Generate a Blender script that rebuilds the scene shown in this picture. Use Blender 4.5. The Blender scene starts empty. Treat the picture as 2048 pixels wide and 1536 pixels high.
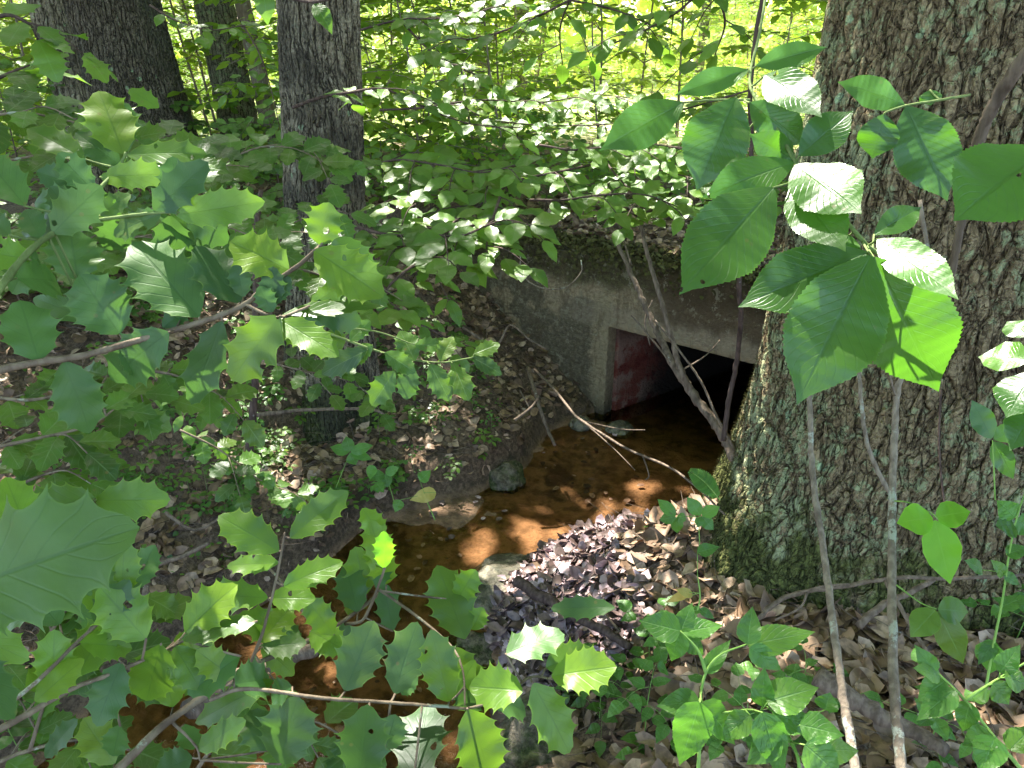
import bpy, bmesh, math, random
import numpy as np
from mathutils import Vector, noise
C = bpy.context.scene.collection
R = math.radians
rng = random.Random(7)
nr = np.random.RandomState(11)

# ------------------------------------------------------------------ camera, sky, sun, exposure
PITCH = 24.0; H = 1.55; FPX = 1547.0
cam_d = bpy.data.cameras.new('camera'); cam = bpy.data.objects.new('camera', cam_d); C.objects.link(cam)
cam.location = (0, 0, H); cam.rotation_euler = (R(90 - PITCH), 0, 0)
cam_d.sensor_width = 36; cam_d.lens = 36 * FPX / 2048; cam_d.clip_start = 0.02; cam_d.clip_end = 400
bpy.context.scene.camera = cam
SUN_EL, SUN_AZ = 57.0, -26.0           # azimuth measured from +Y towards +X
S = Vector((math.sin(R(SUN_AZ)) * math.cos(R(SUN_EL)), math.cos(R(SUN_AZ)) * math.cos(R(SUN_EL)), math.sin(R(SUN_EL))))
w = bpy.data.worlds.new('World'); bpy.context.scene.world = w; w.use_nodes = True
nt = w.node_tree; nt.nodes.clear()
sky = nt.nodes.new('ShaderNodeTexSky'); sky.sky_type = 'NISHITA'; sky.sun_disc = False
sky.sun_elevation = R(SUN_EL); sky.sun_rotation = R(SUN_AZ); sky.dust_density = 1.5; sky.ozone_density = 0.2; sky.air_density = 0.9
bg = nt.nodes.new('ShaderNodeBackground'); bg.inputs[1].default_value = 0.15
wo = nt.nodes.new('ShaderNodeOutputWorld')
nt.links.new(sky.outputs[0], bg.inputs[0]); nt.links.new(bg.outputs[0], wo.inputs[0])
sl = bpy.data.lights.new('sun', 'SUN'); sl.energy = 4.3; sl.angle = R(0.55); sl.color = (1, 0.95, 0.86)
sun = bpy.data.objects.new('sun', sl); C.objects.link(sun)
sun.rotation_euler = S.to_track_quat('Z', 'Y').to_euler(); sun.location = (0, 0, 20)
vs = bpy.context.scene.view_settings
vs.view_transform = 'Standard'; vs.look = 'None'; vs.gamma = 1; vs.exposure = 2.5

# ------------------------------------------------------------------ pixel helpers (photo is 2048 x 1536)
CP, SP = math.cos(R(PITCH)), math.sin(R(PITCH))
def ray(px, py):
    a = (px - 1024) / FPX; b = -(py - 768) / FPX
    return Vector((a, CP + b * SP, -SP + b * CP))
def P(px, py, d): return Vector((0, 0, H)) + ray(px, py) * d
def Gz(px, py, z):
    r = ray(px, py); return Vector((0, 0, H)) + r * ((z - H) / r.z)

# ------------------------------------------------------------------ object helpers
def props(o, label=None, cat=None, group=None, kind=None):
    if label: o['label'] = label
    if cat: o['category'] = cat
    if group: o['group'] = group
    if kind: o['kind'] = kind
    return o
def thing(name, label, cat, loc=(0, 0, 0), group=None):
    o = bpy.data.objects.new(name, None); C.objects.link(o); o.location = loc
    o.empty_display_size = 0.1
    return props(o, label, cat, group)
def mesh_obj(name, V, F, mat, parent=None, UV=None, COL=None, smooth=True):
    """V (n,3) world coordinates; F list or (m,4) array"""
    V = np.asarray(V, dtype=np.float64)
    if parent is not None: org = np.array(parent.location)
    else: org = np.array([V[:, 0].mean(), V[:, 1].mean(), V[:, 2].min()])
    me = bpy.data.meshes.new(name)
    if isinstance(F, np.ndarray):
        m, k = F.shape
        me.vertices.add(len(V)); me.vertices.foreach_set('co', (V - org).astype(np.float32).ravel())
        me.loops.add(m * k); me.loops.foreach_set('vertex_index', F.astype(np.int32).ravel())
        me.polygons.add(m); me.polygons.foreach_set('loop_start', np.arange(0, m * k, k, dtype=np.int32))
        me.polygons.foreach_set('loop_total', np.full(m, k, dtype=np.int32))
        me.update(calc_edges=True)
    else:
        me.from_pydata([tuple(v) for v in (V - org)], [], F); me.update()
    if UV is not None:
        idx = np.zeros(len(me.loops), dtype=np.int32); me.loops.foreach_get('vertex_index', idx)
        me.uv_layers.new(name='UVMap').data.foreach_set('uv', np.asarray(UV, dtype=np.float32)[idx].ravel())
    if COL is not None:
        a = me.attributes.new('lv', 'FLOAT_COLOR', 'POINT'); a.data.foreach_set('color', np.asarray(COL, dtype=np.float32).ravel())
    me.polygons.foreach_set('use_smooth', np.full(len(me.polygons), smooth))
    me.materials.append(mat)
    o = bpy.data.objects.new(name, me); C.objects.link(o)
    if parent is not None: o.parent = parent
    else: o.location = org
    return o

def catmull(pts, n=6):
    pts = [list(p) for p in pts]
    if len(pts) < 3: 
        a, b = np.array(pts[0]), np.array(pts[-1])
        return [a + (b - a) * i / n for i in range(n + 1)]
    p = np.array(pts, dtype=float); p = np.vstack([2 * p[0] - p[1], p, 2 * p[-1] - p[-2]])
    out = []
    for i in range(1, len(p) - 2):
        for j in range(n):
            t = j / n
            out.append(0.5 * ((2 * p[i]) + (-p[i-1] + p[i+1]) * t + (2*p[i-1] - 5*p[i] + 4*p[i+1] - p[i+2]) * t*t + (-p[i-1] + 3*p[i] - 3*p[i+1] + p[i+2]) * t**3))
    out.append(p[-2]); return out

class Tubes:
    def __init__(s): s.V = []; s.F = []
    def add(s, pts, rad, sides=6, sub=4, wob=0.0, lump=0.0):
        """pts: Vectors; rad: list or (r0, r1)"""
        n0 = len(pts)
        rr = list(rad) if len(rad) == n0 and n0 > 2 else [rad[0] + (rad[-1] - rad[0]) * i / max(1, n0 - 1) for i in range(n0)]
        q = catmull([list(p) + [r] for p, r in zip(pts, rr)], sub)
        base = len(s.V); m = len(q); up = None
        for i, c in enumerate(q):
            a = q[max(0, i-1)][:3]; b = q[min(m-1, i+1)][:3]
            d = Vector(b - a); d = d.normalized() if d.length > 1e-9 else Vector((0, 0, 1))
            if up is None: up = Vector((1, 0, 0)) if abs(d.x) < 0.8 else Vector((0, 1, 0))
            u = (up - d * up.dot(d)).normalized(); up = u; v = d.cross(u)
            cc = Vector(c[:3])
            if wob: cc += Vector((rng.gauss(0, wob), rng.gauss(0, wob), rng.gauss(0, wob)))
            r0 = max(c[3], 0.0004)
            for k in range(sides):
                an = 2 * math.pi * k / sides; rr_ = r0 * (1 + rng.uniform(-lump, lump))
                s.V.append(cc + u * (math.cos(an) * rr_) + v * (math.sin(an) * rr_))
        for i in range(m - 1):
            for k in range(sides):
                a = base + i*sides + k; b = base + i*sides + (k+1) % sides
                s.F.append((a, b, b + sides, a + sides))
        s.F.append(tuple(base + k for k in range(sides))[::-1]); s.F.append(tuple(base + (m-1)*sides + k for k in range(sides)))
        return [Vector(c[:3]) for c in q]
    def build(s, name, mat, parent=None):
        return mesh_obj(name, np.array([tuple(v) for v in s.V]), s.F, mat, parent)

# ------------------------------------------------------------------ leaf templates
def interp(x, xs, ys): return np.interp(x, xs, ys)
def grid_tpl(rows, us, edge_w, smooth_w, corr=0.0, ncorr=0):
    V = []; UV = []; 
    for v in rows:
        for u in us:
            wd = edge_w(v) if abs(u) > 0.99 else smooth_w(v)
            y = v
            if abs(u) > 0.99: y = v + (edge_w(v) - smooth_w(v)) * 0.35
            z = 0.0
            if ncorr: z += corr * math.sin(2 * math.pi * ncorr * (v - 0.30 * abs(u))) * min(1, abs(u) * 4) * min(1, (1 - v) * 4) * min(1, v * 6)
            V.append((u * wd, y, z)); UV.append(((u + 1) / 2, v))
    nc = len(us); F = []
    for i in range(len(rows) - 1):
        for j in range(nc - 1):
            a = i * nc + j; F.append((a, a + 1, a + nc + 1, a + nc))
    return np.array(V), np.array(F), np.array(UV)
def holly_w(v, xs=(0, .06, .2, .42, .62, .8, .92, 1), ys=(0.012, .13, .28, .37, .37, .28, .14, 0.0)): return float(interp(v, xs, ys))
def holly_edge(n, depth):
    def f(v):
        t = v * n + .25; s = t % 1.0
        k = abs(math.sin(math.pi * s)) ** 0.5
        return holly_w(v) * (1.20 - depth * k) if 0.05 < v < .985 else holly_w(v)
    return f
def holly_rows(n, per):
    r = [0, .03]
    for i in range(n + 1):
        for j in ([0, .05, .14, .3, .5, .7, .86, .95] if per > 5 else [0, .1, .35, .65, .9]):
            t = (i + j - .25) / n
            if .05 < t < .985: r.append(t)
    return r + [1]
def hick_w(v): return float(interp(v, (0, .05, .15, .3, .45, .6, .74, .84, .92, 1), (.01, .07, .17, .27, .315, .31, .235, .135, .05, 0)))
def beech_w(v): return float(interp(v, (0, .08, .25, .45, .65, .82, .93, 1), (.01, .13, .25, .285, .24, .13, .045, 0)))
def heart_w(v): return float(interp(v, (0, .07, .2, .38, .6, .8, .92, 1), (.05, .23, .33, .34, .26, .13, .045, 0)))
def tooth(n, a, fn):
    return lambda v: fn(v) * (1 + a - 2 * a * ((v * n) % 1.0)) if .04 < v < .97 else fn(v)
U5 = (-1, -.5, 0, .5, 1); U9 = (-1, -.76, -.5, -.25, 0, .25, .5, .76, 1); U3 = (-1, 0, 1)
lin = lambda n: [i / n for i in range(n + 1)]
TPL = {
 'holly': grid_tpl(holly_rows(6, 7), U9, holly_edge(6, .33), lambda v: holly_w(v) * .84, .0015, 7),
 'holly5': grid_tpl(holly_rows(5, 7), U9, holly_edge(5, .38), lambda v: holly_w(v) * .82, .0015, 6),
 'holly7': grid_tpl(holly_rows(7, 7), U9, holly_edge(7, .30), lambda v: holly_w(v) * .86, .0015, 8),
 'holly4': grid_tpl(holly_rows(4, 7), U9, holly_edge(4, .40), lambda v: holly_w(v) * .80, .0015, 5),
 'hollys': grid_tpl(holly_rows(5, 4), U3, holly_edge(5, .40), lambda v: holly_w(v) * .9),
 'hick': grid_tpl(lin(96), U9, tooth(32, .035, hick_w), hick_w, .0009, 13),
 'beech': grid_tpl(lin(22), U5, tooth(11, .05, beech_w), beech_w, .006, 9),
 'heart': grid_tpl(lin(40), U5, tooth(20, .02, heart_w), heart_w, .005, 6),
 'herb': grid_tpl(lin(60), U9, tooth(22, .03, heart_w), heart_w, .008, 7),
 'small': grid_tpl([0, .12, .35, .65, .88, 1], U3, beech_w, beech_w),
 'tri': grid_tpl(lin(20), U5, lambda v: beech_w(v) * 1.25, lambda v: beech_w(v) * 1.25, .003, 6),
 'far': grid_tpl([0, .3, .7, 1], (-1, 1), beech_w, beech_w),
 'dead': grid_tpl([0, .2, .45, .7, 1], U3, lambda v: beech_w(min(1, v)) * 1.3 * (1 if v != .45 else .8), beech_w),
 'blade': grid_tpl([0, .25, .5, .75, 1], (-1, 1), lambda v: .03 * (1 - v) ** .6, lambda v: .03),
}
class Leaves:
    def __init__(s): s.items = {}
    def add(s, kind, base, d, n, L, ws=1.0, droop=0.15, fold=0.15, roll=0.0, c=None):
        s.items.setdefault(kind, []).append((base[0], base[1], base[2], d[0], d[1], d[2], n[0], n[1], n[2], L, ws, droop, fold, roll,
              rng.random() if c is None else c, rng.random()))
    def count(s): return sum(len(v) for v in s.items.values())
    def build(s, name, mat, parent=None):
        Vs = []; Fs = []; Us = []; Cs = []; off = 0
        for kind, it in s.items.items():
            T, F, U = TPL[kind]; A = np.array(it); m = len(A); k = len(T)
            b = A[:, 0:3]; d = A[:, 3:6]; n = A[:, 6:9]
            d = d / np.linalg.norm(d, axis=1, keepdims=True)
            n = n - d * (n * d).sum(1, keepdims=True); n /= np.linalg.norm(n, axis=1, keepdims=True) + 1e-9
            r = np.cross(d, n)
            L = A[:, 9][:, None]; ws = A[:, 10][:, None]; dr = A[:, 11][:, None]; fo = A[:, 12][:, None]; ro = A[:, 13][:, None]
            ph = A[:, 15][:, None] * 6.28
            x = T[None, :, 0] * ws; y = T[None, :, 1]; 
            z = T[None, :, 2] + fo * np.abs(x) * (1 - .4 * y) - dr * y * y + dr * .45 * y + ro * x * (y - .3) + .035 * np.sin(ph + y * 7 + np.sign(x) * 1.5) * np.abs(x) * 3 \
                + .02 * np.sin(y * 17 + ph * 2) * np.abs(x) * 3
            V = b[:, None, :] + L[..., None] * (x[..., None] * r[:, None, :] + y[..., None] * d[:, None, :] + z[..., None] * n[:, None, :])
            Vs.append(V.reshape(-1, 3))
            Ff = F[None] + (np.arange(m) * k)[:, None, None] + off; Fs.append(Ff.reshape(-1, 4)); off += m * k
            Us.append(np.tile(U, (m, 1)))
            col = np.zeros((m, k, 4)); col[:, :, 0] = A[:, 14][:, None]; col[:, :, 1] = A[:, 15][:, None]; col[:, :, 3] = 1
            Cs.append(col.reshape(-1, 4))
        return mesh_obj(name, np.vstack(Vs), np.vstack(Fs), mat, parent, np.vstack(Us), np.vstack(Cs))

# ------------------------------------------------------------------ node material helper
class NM:
    def __init__(s, name):
        s.m = bpy.data.materials.new(name); s.m.use_nodes = True; s.t = s.m.node_tree; s.t.nodes.clear()
        s.out = s.n('ShaderNodeOutputMaterial')
    def n(s, t, **k):
        x = s.t.nodes.new(t)
        for a, b in k.items(): setattr(x, a, b)
        return x
    def l(s, a, b): s.t.links.new(a, b)
    def set(s, sock, v):
        if v is None: return
        if isinstance(v, bpy.types.NodeSocket): s.l(v, sock)
        elif isinstance(v, (tuple, list)) and len(v) == 3 and sock.type == 'RGBA': sock.default_value = (*v, 1)
        else: sock.default_value = v
    def math(s, op, a, b=None, c=None, clamp=False):
        x = s.n('ShaderNodeMath', operation=op, use_clamp=clamp); s.set(x.inputs[0], a); s.set(x.inputs[1], b)
        if c is not None: s.set(x.inputs[2], c)
        return x.outputs[0]
    def mix(s, f, a, b, mode='MIX'):
        x = s.n('ShaderNodeMix', data_type='RGBA', blend_type=mode); s.set(x.inputs[0], f); s.set(x.inputs[6], a); s.set(x.inputs[7], b)
        return x.outputs[2]
    def step(s, v, lo, hi, a=0.0, b=1.0):
        x = s.n('ShaderNodeMapRange', interpolation_type='SMOOTHSTEP'); s.set(x.inputs[0], v); x.inputs[1].default_value = lo; x.inputs[2].default_value = hi
        x.inputs[3].default_value = a; x.inputs[4].default_value = b; return x.outputs[0]
    def obj(s, scale=(1, 1, 1), kind='Object'):
        t = s.n('ShaderNodeTexCoord'); mp = s.n('ShaderNodeMapping'); s.l(t.outputs[kind], mp.inputs[0]); mp.inputs[3].default_value = scale; return mp.outputs[0]
    def noise(s, co, scale, det=4, rough=.55, dist=0.0, out=0):
        x = s.n('ShaderNodeTexNoise'); s.set(x.inputs['Vector'], co); x.inputs['Scale'].default_value = scale; x.inputs['Detail'].default_value = det
        x.inputs['Roughness'].default_value = rough; x.inputs['Distortion'].default_value = dist; return x.outputs[out]
    def vor(s, co, scale, feat='F1', out=0, rand=1.0):
        x = s.n('ShaderNodeTexVoronoi', feature=feat); s.set(x.inputs['Vector'], co); x.inputs['Scale'].default_value = scale
        x.inputs['Randomness'].default_value = rand; return x.outputs[out]
    def warp(s, co, nco_scale, amt):
        nz = s.noise(co, nco_scale, 3, out=1); a = s.n('ShaderNodeVectorMath', operation='SUBTRACT'); s.l(nz, a.inputs[0]); a.inputs[1].default_value = (.5, .5, .5)
        b = s.n('ShaderNodeVectorMath', operation='SCALE'); s.l(a.outputs[0], b.inputs[0]); b.inputs['Scale'].default_value = amt
        c = s.n('ShaderNodeVectorMath', operation='ADD'); s.l(co, c.inputs[0]); s.l(b.outputs[0], c.inputs[1]); return c.outputs[0]
    def sep(s, co):
        x = s.n('ShaderNodeSeparateXYZ'); s.l(co, x.inputs[0]); return x.outputs
    def bump(s, h, strength=.5, dist=.01):
        x = s.n('ShaderNodeBump'); s.set(x.inputs['Height'], h); x.inputs['Strength'].default_value = strength; x.inputs['Distance'].default_value = dist; return x.outputs[0]
    def bsdf(s, col, rough=.6, normal=None, spec=.5, **k):
        x = s.n('ShaderNodeBsdfPrincipled'); s.set(x.inputs['Base Color'], col); s.set(x.inputs['Roughness'], rough); s.set(x.inputs['Specular IOR Level'], spec)
        if normal is not None: s.l(normal, x.inputs['Normal'])
        for a, b in k.items(): s.set(x.inputs[a], b)
        return x.outputs[0]
    def done(s, sh): s.l(sh, s.out.inputs[0]); return s.m

def leaf_mat(name, dark, light, trans, rough=.38, veins=8, slope=.30, vein_c=None, tfac=.35, spec=.5, vb=.35, holes=0.0, coat=0.0):
    M = NM(name); at = M.n('ShaderNodeAttribute', attribute_name='lv'); sp = M.n('ShaderNodeSeparateColor'); M.l(at.outputs[0], sp.inputs[0])
    uv = M.n('ShaderNodeTexCoord').outputs['UV']; s = M.sep(uv)
    au = M.math('ABSOLUTE', M.math('MULTIPLY_ADD', s[0], 2.0, -1.0)); co = M.obj()
    nz = M.noise(co, 60, 3); nb = M.noise(co, 14, 2)
    f = M.math('ADD', M.math('MULTIPLY', sp.outputs[0], .95), M.math('MULTIPLY_ADD', nb, .9, -.42), clamp=True)
    col = M.mix(f, tuple(c * .78 for c in dark), tuple(c * 1.12 for c in light))
    col = M.mix(M.math('MULTIPLY', M.step(sp.outputs[1], .55, 1.0), .35), col, (light[0] * 1.7, light[1] * 1.05, light[2] * .6))
    if veins: col = M.mix(M.math('MULTIPLY', M.step(au, .93, .99), .5), col, (light[0] * 1.9, light[1] * 1.5, light[2] * 1.2))
    col = M.mix(M.math('MULTIPLY', M.step(nz, .35, .7), .22), col, tuple(c * .55 for c in dark))
    normal = None
    if veins:
        ph = M.math('FRACT', M.math('MULTIPLY_ADD', s[1], float(veins), M.math('MULTIPLY', au, -slope * veins)))
        tri = M.math('ABSOLUTE', M.math('SUBTRACT', ph, .5))
        side = M.step(tri, .0, .10, 1, 0); mid = M.step(au, .02, .07, 1, 0); vv = M.math('MAXIMUM', mid, M.math('MULTIPLY', side, .5))
        col = M.mix(M.math('MULTIPLY', vv, .45), col, vein_c or light)
        wr = M.noise(co, 240, 3)
        hgt = M.math('ADD', M.math('MULTIPLY', vv, -1.0), M.math('MULTIPLY', wr, .55))
        normal = M.bump(hgt, vb, .0015)
    # blemishes with a shape of their own
    sx = M.vor(co, 55, 'F1'); blot = M.math('MULTIPLY', M.step(sx, .10, .16, 1, 0), M.step(M.noise(co, 9, 2), .50, .60))
    col = M.mix(M.math('MULTIPLY', blot, .7), col, (.16, .12, .04))
    pr = M.bsdf(col, M.math('MULTIPLY_ADD', nz, .25, rough - .1), normal, spec)
    tr = M.n('ShaderNodeBsdfTranslucent'); M.set(tr.inputs[0], M.mix(f, trans, tuple(c * 1.25 for c in trans)))
    mx = M.n('ShaderNodeMixShader'); mx.inputs[0].default_value = tfac; M.l(pr, mx.inputs[1]); M.l(tr.outputs[0], mx.inputs[2])
    if holes:   # insect holes
        hm = M.math('MULTIPLY', M.step(M.vor(M.warp(co, 40, .02), 42, 'F1'), .14, .15, 1, 0), M.step(M.noise(co, 6.5, 2), .57, .575))
        tp = M.n('ShaderNodeBsdfTransparent'); m2 = M.n('ShaderNodeMixShader'); M.l(hm, m2.inputs[0]); M.l(mx.outputs[0], m2.inputs[1]); M.l(tp.outputs[0], m2.inputs[2]); return M.done(m2.outputs[0])
    return M.done(mx.outputs[0])

mat = {}
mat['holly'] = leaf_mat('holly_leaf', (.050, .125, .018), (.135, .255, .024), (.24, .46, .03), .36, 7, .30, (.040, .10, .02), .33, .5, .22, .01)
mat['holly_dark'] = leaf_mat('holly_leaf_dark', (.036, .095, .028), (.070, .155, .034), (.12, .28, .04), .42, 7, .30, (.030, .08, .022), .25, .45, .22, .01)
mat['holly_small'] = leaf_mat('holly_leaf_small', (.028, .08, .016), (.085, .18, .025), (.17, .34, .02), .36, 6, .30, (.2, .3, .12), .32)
mat['hick'] = leaf_mat('hickory_leaf', (.036, .115, .018), (.065, .17, .022), (.13, .36, .02), .33, 13, .30, (.022, .075, .012), .36, .7, .35, .01)
mat['herb'] = leaf_mat('herb_leaf', (.065, .18, .030), (.10, .25, .04), (.18, .46, .04), .36, 7, .35, (.2, .38, .14), .38, .55, .8)
mat['lime'] = leaf_mat('lime_leaf', (.15, .40, .02), (.19, .46, .03), (.32, .80, .03), .45, 6, .35, (.25, .5, .06), .5)
mat['beech'] = leaf_mat('beech_leaf', (.052, .132, .022), (.12, .23, .03), (.21, .42, .03), .36, 9, .30, (.13, .26, .08), .38, .55)
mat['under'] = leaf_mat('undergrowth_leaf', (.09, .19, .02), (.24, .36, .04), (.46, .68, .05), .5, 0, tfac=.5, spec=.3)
mat['canopy'] = leaf_mat('canopy_leaf', (.06, .13, .03), (.12, .20, .05), (.30, .42, .12), .5, 0, tfac=.5, spec=.3)
mat['screen_bough'] = leaf_mat('screen_bough_leaf', (.020, .05, .012), (.04, .085, .018), (.05, .10, .02), .6, 0, tfac=.2, spec=.2)  # unseen boughs: leaf colour darkened to stand in for shade
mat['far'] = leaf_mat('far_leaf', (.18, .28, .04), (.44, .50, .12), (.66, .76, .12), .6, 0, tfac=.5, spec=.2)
mat['grass'] = leaf_mat('grass_blade', (.10, .20, .03), (.22, .34, .06), (.3, .5, .06), .5, 0, tfac=.4, spec=.3)
mat['yellow'] = leaf_mat('yellow_leaf', (.40, .36, .08), (.5, .42, .12), (.6, .5, .1), .45, 6)

def dead_mat(name, c1, c2, c3, rough=.55):
    M = NM(name); at = M.n('ShaderNodeAttribute', attribute_name='lv'); sp = M.n('ShaderNodeSeparateColor'); M.l(at.outputs[0], sp.inputs[0])
    co = M.obj(); nz = M.noise(co, 45, 4)
    col = M.mix(sp.outputs[0], c1, c2); col = M.mix(M.step(sp.outputs[1], .60, .85), col, c3)
    col = M.mix(M.math('MULTIPLY', M.step(nz, .4, .65), .5), col, tuple(c * .4 for c in c1))
    return M.done(M.bsdf(col, rough, M.bump(nz, .5, .003), .4))
mat['dead'] = dead_mat('dead_leaf', (.13, .078, .046), (.33, .21, .125), (.46, .32, .22))
mat['wetdead'] = dead_mat('wet_dead_leaf', (.06, .040, .034), (.27, .185, .175), (.56, .41, .44), .35)

def wood_mat(name, a, b, lich=None, lf=.62, sc=60, zs=.12, moss=None):
    M = NM(name); co = M.obj((1, 1, zs)); co2 = M.obj()
    n1 = M.noise(co, sc, 5); n2 = M.noise(co2, 12, 4)
    col = M.mix(M.step(n1, .3, .7), a, b); col = M.mix(M.math('MULTIPLY', M.step(n2, .5, .7), .6), col, tuple(x * .45 for x in a))
    if lich: col = M.mix(M.math('MULTIPLY', M.step(M.noise(co2, 22, 6, .7), lf, lf + .06), .85), col, lich)
    if moss: col = M.mix(M.step(M.noise(co2, 7, 6, .7), .5, .62), col, moss)
    return M.done(M.bsdf(col, .8, M.bump(n1, .9, .006), .25))
mat['twig'] = wood_mat('twig_bark', (.12, .085, .06), (.24, .19, .13), (.33, .36, .27), .6)
mat['green_twig'] = wood_mat('green_twig', (.12, .17, .05), (.20, .26, .09))
mat['stem'] = wood_mat('sapling_bark', (.15, .115, .085), (.27, .22, .165), (.36, .38, .31), .58, 90)
mat['darkstem'] = wood_mat('dark_sapling_bark', (.05, .03, .025), (.12, .08, .065), (.25, .22, .2), .66, 90)
mat['deadwood'] = wood_mat('dead_wood', (.085, .06, .042), (.20, .15, .11), (.36, .34, .29), .64, 80)
mat['herbstem'] = wood_mat('herb_stem', (.16, .30, .06), (.26, .42, .10))

def bark_mat(name, sc, zs, crack, plate, plate2, lichen=None, la=.52, moss=None, mz=0.3, mleft=0.0, disp=.012, dist_amt=.05, edge=.16, grad=None):
    M = NM(name); co = M.obj(); wc = M.warp(co, 7, dist_amt)
    mp = M.n('ShaderNodeMapping'); M.l(wc, mp.inputs[0]); mp.inputs[3].default_value = (1, 1, zs)
    e1 = M.vor(mp.outputs[0], sc, 'DISTANCE_TO_EDGE'); mp2 = M.n('ShaderNodeMapping'); M.l(wc, mp2.inputs[0]); mp2.inputs[3].default_value = (1, 1, zs * 1.8)
    e2 = M.vor(mp2.outputs[0], sc * 2.3, 'DISTANCE_TO_EDGE')
    fine = M.noise(co, 95, 5, .65); med = M.noise(co, 16, 5, .6)
    h1 = M.step(e1, .0, edge); h2 = M.step(e2, 0, edge * .9)
    mp0 = M.n('ShaderNodeMapping'); M.l(wc, mp0.inputs[0]); mp0.inputs[3].default_value = (1, 1, zs * .42)
    h0 = M.step(M.vor(mp0.outputs[0], sc * .62, 'DISTANCE_TO_EDGE'), 0, edge * .9)
    h = M.math('ADD', M.math('MULTIPLY', M.math('MULTIPLY', h1, M.math('MULTIPLY_ADD', h0, .6, .4)), .66), M.math('ADD', M.math('MULTIPLY', h2, .22), M.math('MULTIPLY', fine, .3)))
    col = M.mix(M.step(med, .35, .68), plate, plate2)
    cells = M.vor(mp.outputs[0], sc, 'F1', 1)
    col = M.mix(M.math('MULTIPLY', M.step(fine, .38, .62, 1, 0), .6), col, tuple(c * .35 for c in plate))
    if lichen:
        big = M.noise(co, 3.0, 3, .6); ln = M.noise(co, 26, 6, .72)
        lf = M.math('ADD', ln, M.math('MULTIPLY_ADD', big, .45, -.225))
        if mleft: lf = M.math('ADD', lf, M.math('MULTIPLY', M.step(M.sep(co)[0], -.55, -.28, 1, 0), .07))
        col = M.mix(M.math('MULTIPLY', M.step(lf, la, la + .07), .85), col, lichen)
        sp = M.math('MULTIPLY', M.step(M.vor(M.warp(co, 30, .02), 11, 'F1'), .13, .17, 1, 0), M.step(M.noise(co, 4, 2), .54, .57))
        col = M.mix(M.math('MULTIPLY', sp, .8), col, (.36, .50, .30))
    col = M.mix(M.step(h, .22, .55, 1, 0), col, crack)
    if moss:
        s = M.sep(co); mn = M.noise(co, 9, 6, .7)
        mf = M.math('ADD', M.math('MULTIPLY', M.step(s[2], mz * .2, mz * 1.3, 1, 0), .75), M.math('MULTIPLY_ADD', mn, 1.7, -.80))
        if mleft:
            mf = M.math('ADD', mf, M.math('MULTIPLY', M.math('MULTIPLY', M.step(s[0], -.52, -.36, 1, 0), M.step(s[2], .5, .9, 1, 0)), mleft))
        mm = M.mix(M.step(M.noise(co, 60, 4), .4, .65), moss, tuple(c * 2.3 for c in moss))
        col = M.mix(M.step(mf, .42, .72), col, mm)
    if grad: col = M.mix(M.math('MULTIPLY', M.step(M.noise(co, 2.2, 4, .6), .45, .62), .75), col, grad)
    sh = M.bsdf(col, .85, M.bump(h, .9, disp), .2)
    dn = M.n('ShaderNodeDisplacement'); M.l(h, dn.inputs[0]); dn.inputs['Midlevel'].default_value = .5; dn.inputs['Scale'].default_value = disp
    M.l(dn.outputs[0], M.out.inputs['Displacement']); M.m.displacement_method = 'BOTH'
    return M.done(sh)
mat['oak_bark'] = bark_mat('oak_bark', 27, .25, (.075, .052, .028), (.235, .172, .095), (.39, .305, .18), (.31, .345, .19), .525, (.060, .066, .020), .46, .10, disp=.017, dist_amt=.045, edge=.15, grad=None)
mat['dark_bark'] = bark_mat('dark_trunk_bark', 38, .16, (.03, .025, .018), (.15, .125, .09), (.26, .22, .165), (.28, .30, .22), .62, None, disp=.014, grad=(.07, .075, .05), edge=.22)
mat['mid_bark'] = bark_mat('ridged_trunk_bark', 36, .13, (.04, .032, .022), (.25, .21, .145), (.38, .33, .24), (.33, .36, .25), .60, (.05, .06, .02), .25, disp=.014, edge=.24, grad=(.05, .045, .035))
mat['moss_bark'] = bark_mat('mossy_trunk_bark', 30, .25, (.045, .042, .025), (.19, .175, .11), (.28, .265, .17), (.2, .26, .12), .52, None, disp=.008, edge=.2)

# ------------------------------------------------------------------ terrain
L_EDGE = [(0.56, 4.25), (0.33, 4.12), (.22, 4.02), (.07, 3.62), (-.16, 3.36), (-.48, 3.20), (-.71, 3.02), (-.82, 2.77), (-1.05, 2.45), (-1.22, 2.28), (-1.37, 2.06), (-1.75, 1.5), (-2.3, .6), (-3.2, -1.2), (-6, -5)]
R_EDGE = [(1.59, 3.46), (1.33, 3.42), (1.10, 3.18), (.82, 3.06), (.46, 3.04), (.24, 2.92), (.10, 2.78), (-.02, 2.62), (-.10, 2.40), (-.03, 2.13), (-.02, 1.8), (-.35, 1.3), (-.85, .5), (-1.7, -1.2), (-4, -5)]
CORN = Vector((.56, 4.25)); FS = Vector((.79, -.613)).normalized(); FN = Vector((.613, .79)).normalized()
TD = Vector((.80, .60)).normalized()     # direction of the barrel
WZ = -.55
def seg_d(p, poly):
    best = 1e9
    for (ax, ay), (bx, by) in zip(poly[:-1], poly[1:]):
        dx, dy = bx-ax, by-ay; t = max(0, min(1, ((p[0]-ax)*dx + (p[1]-ay)*dy) / (dx*dx+dy*dy)))
        d = math.hypot(p[0]-ax-t*dx, p[1]-ay-t*dy); best = min(best, d)
    return best
WPOLY = L_EDGE + R_EDGE[::-1]
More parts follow.
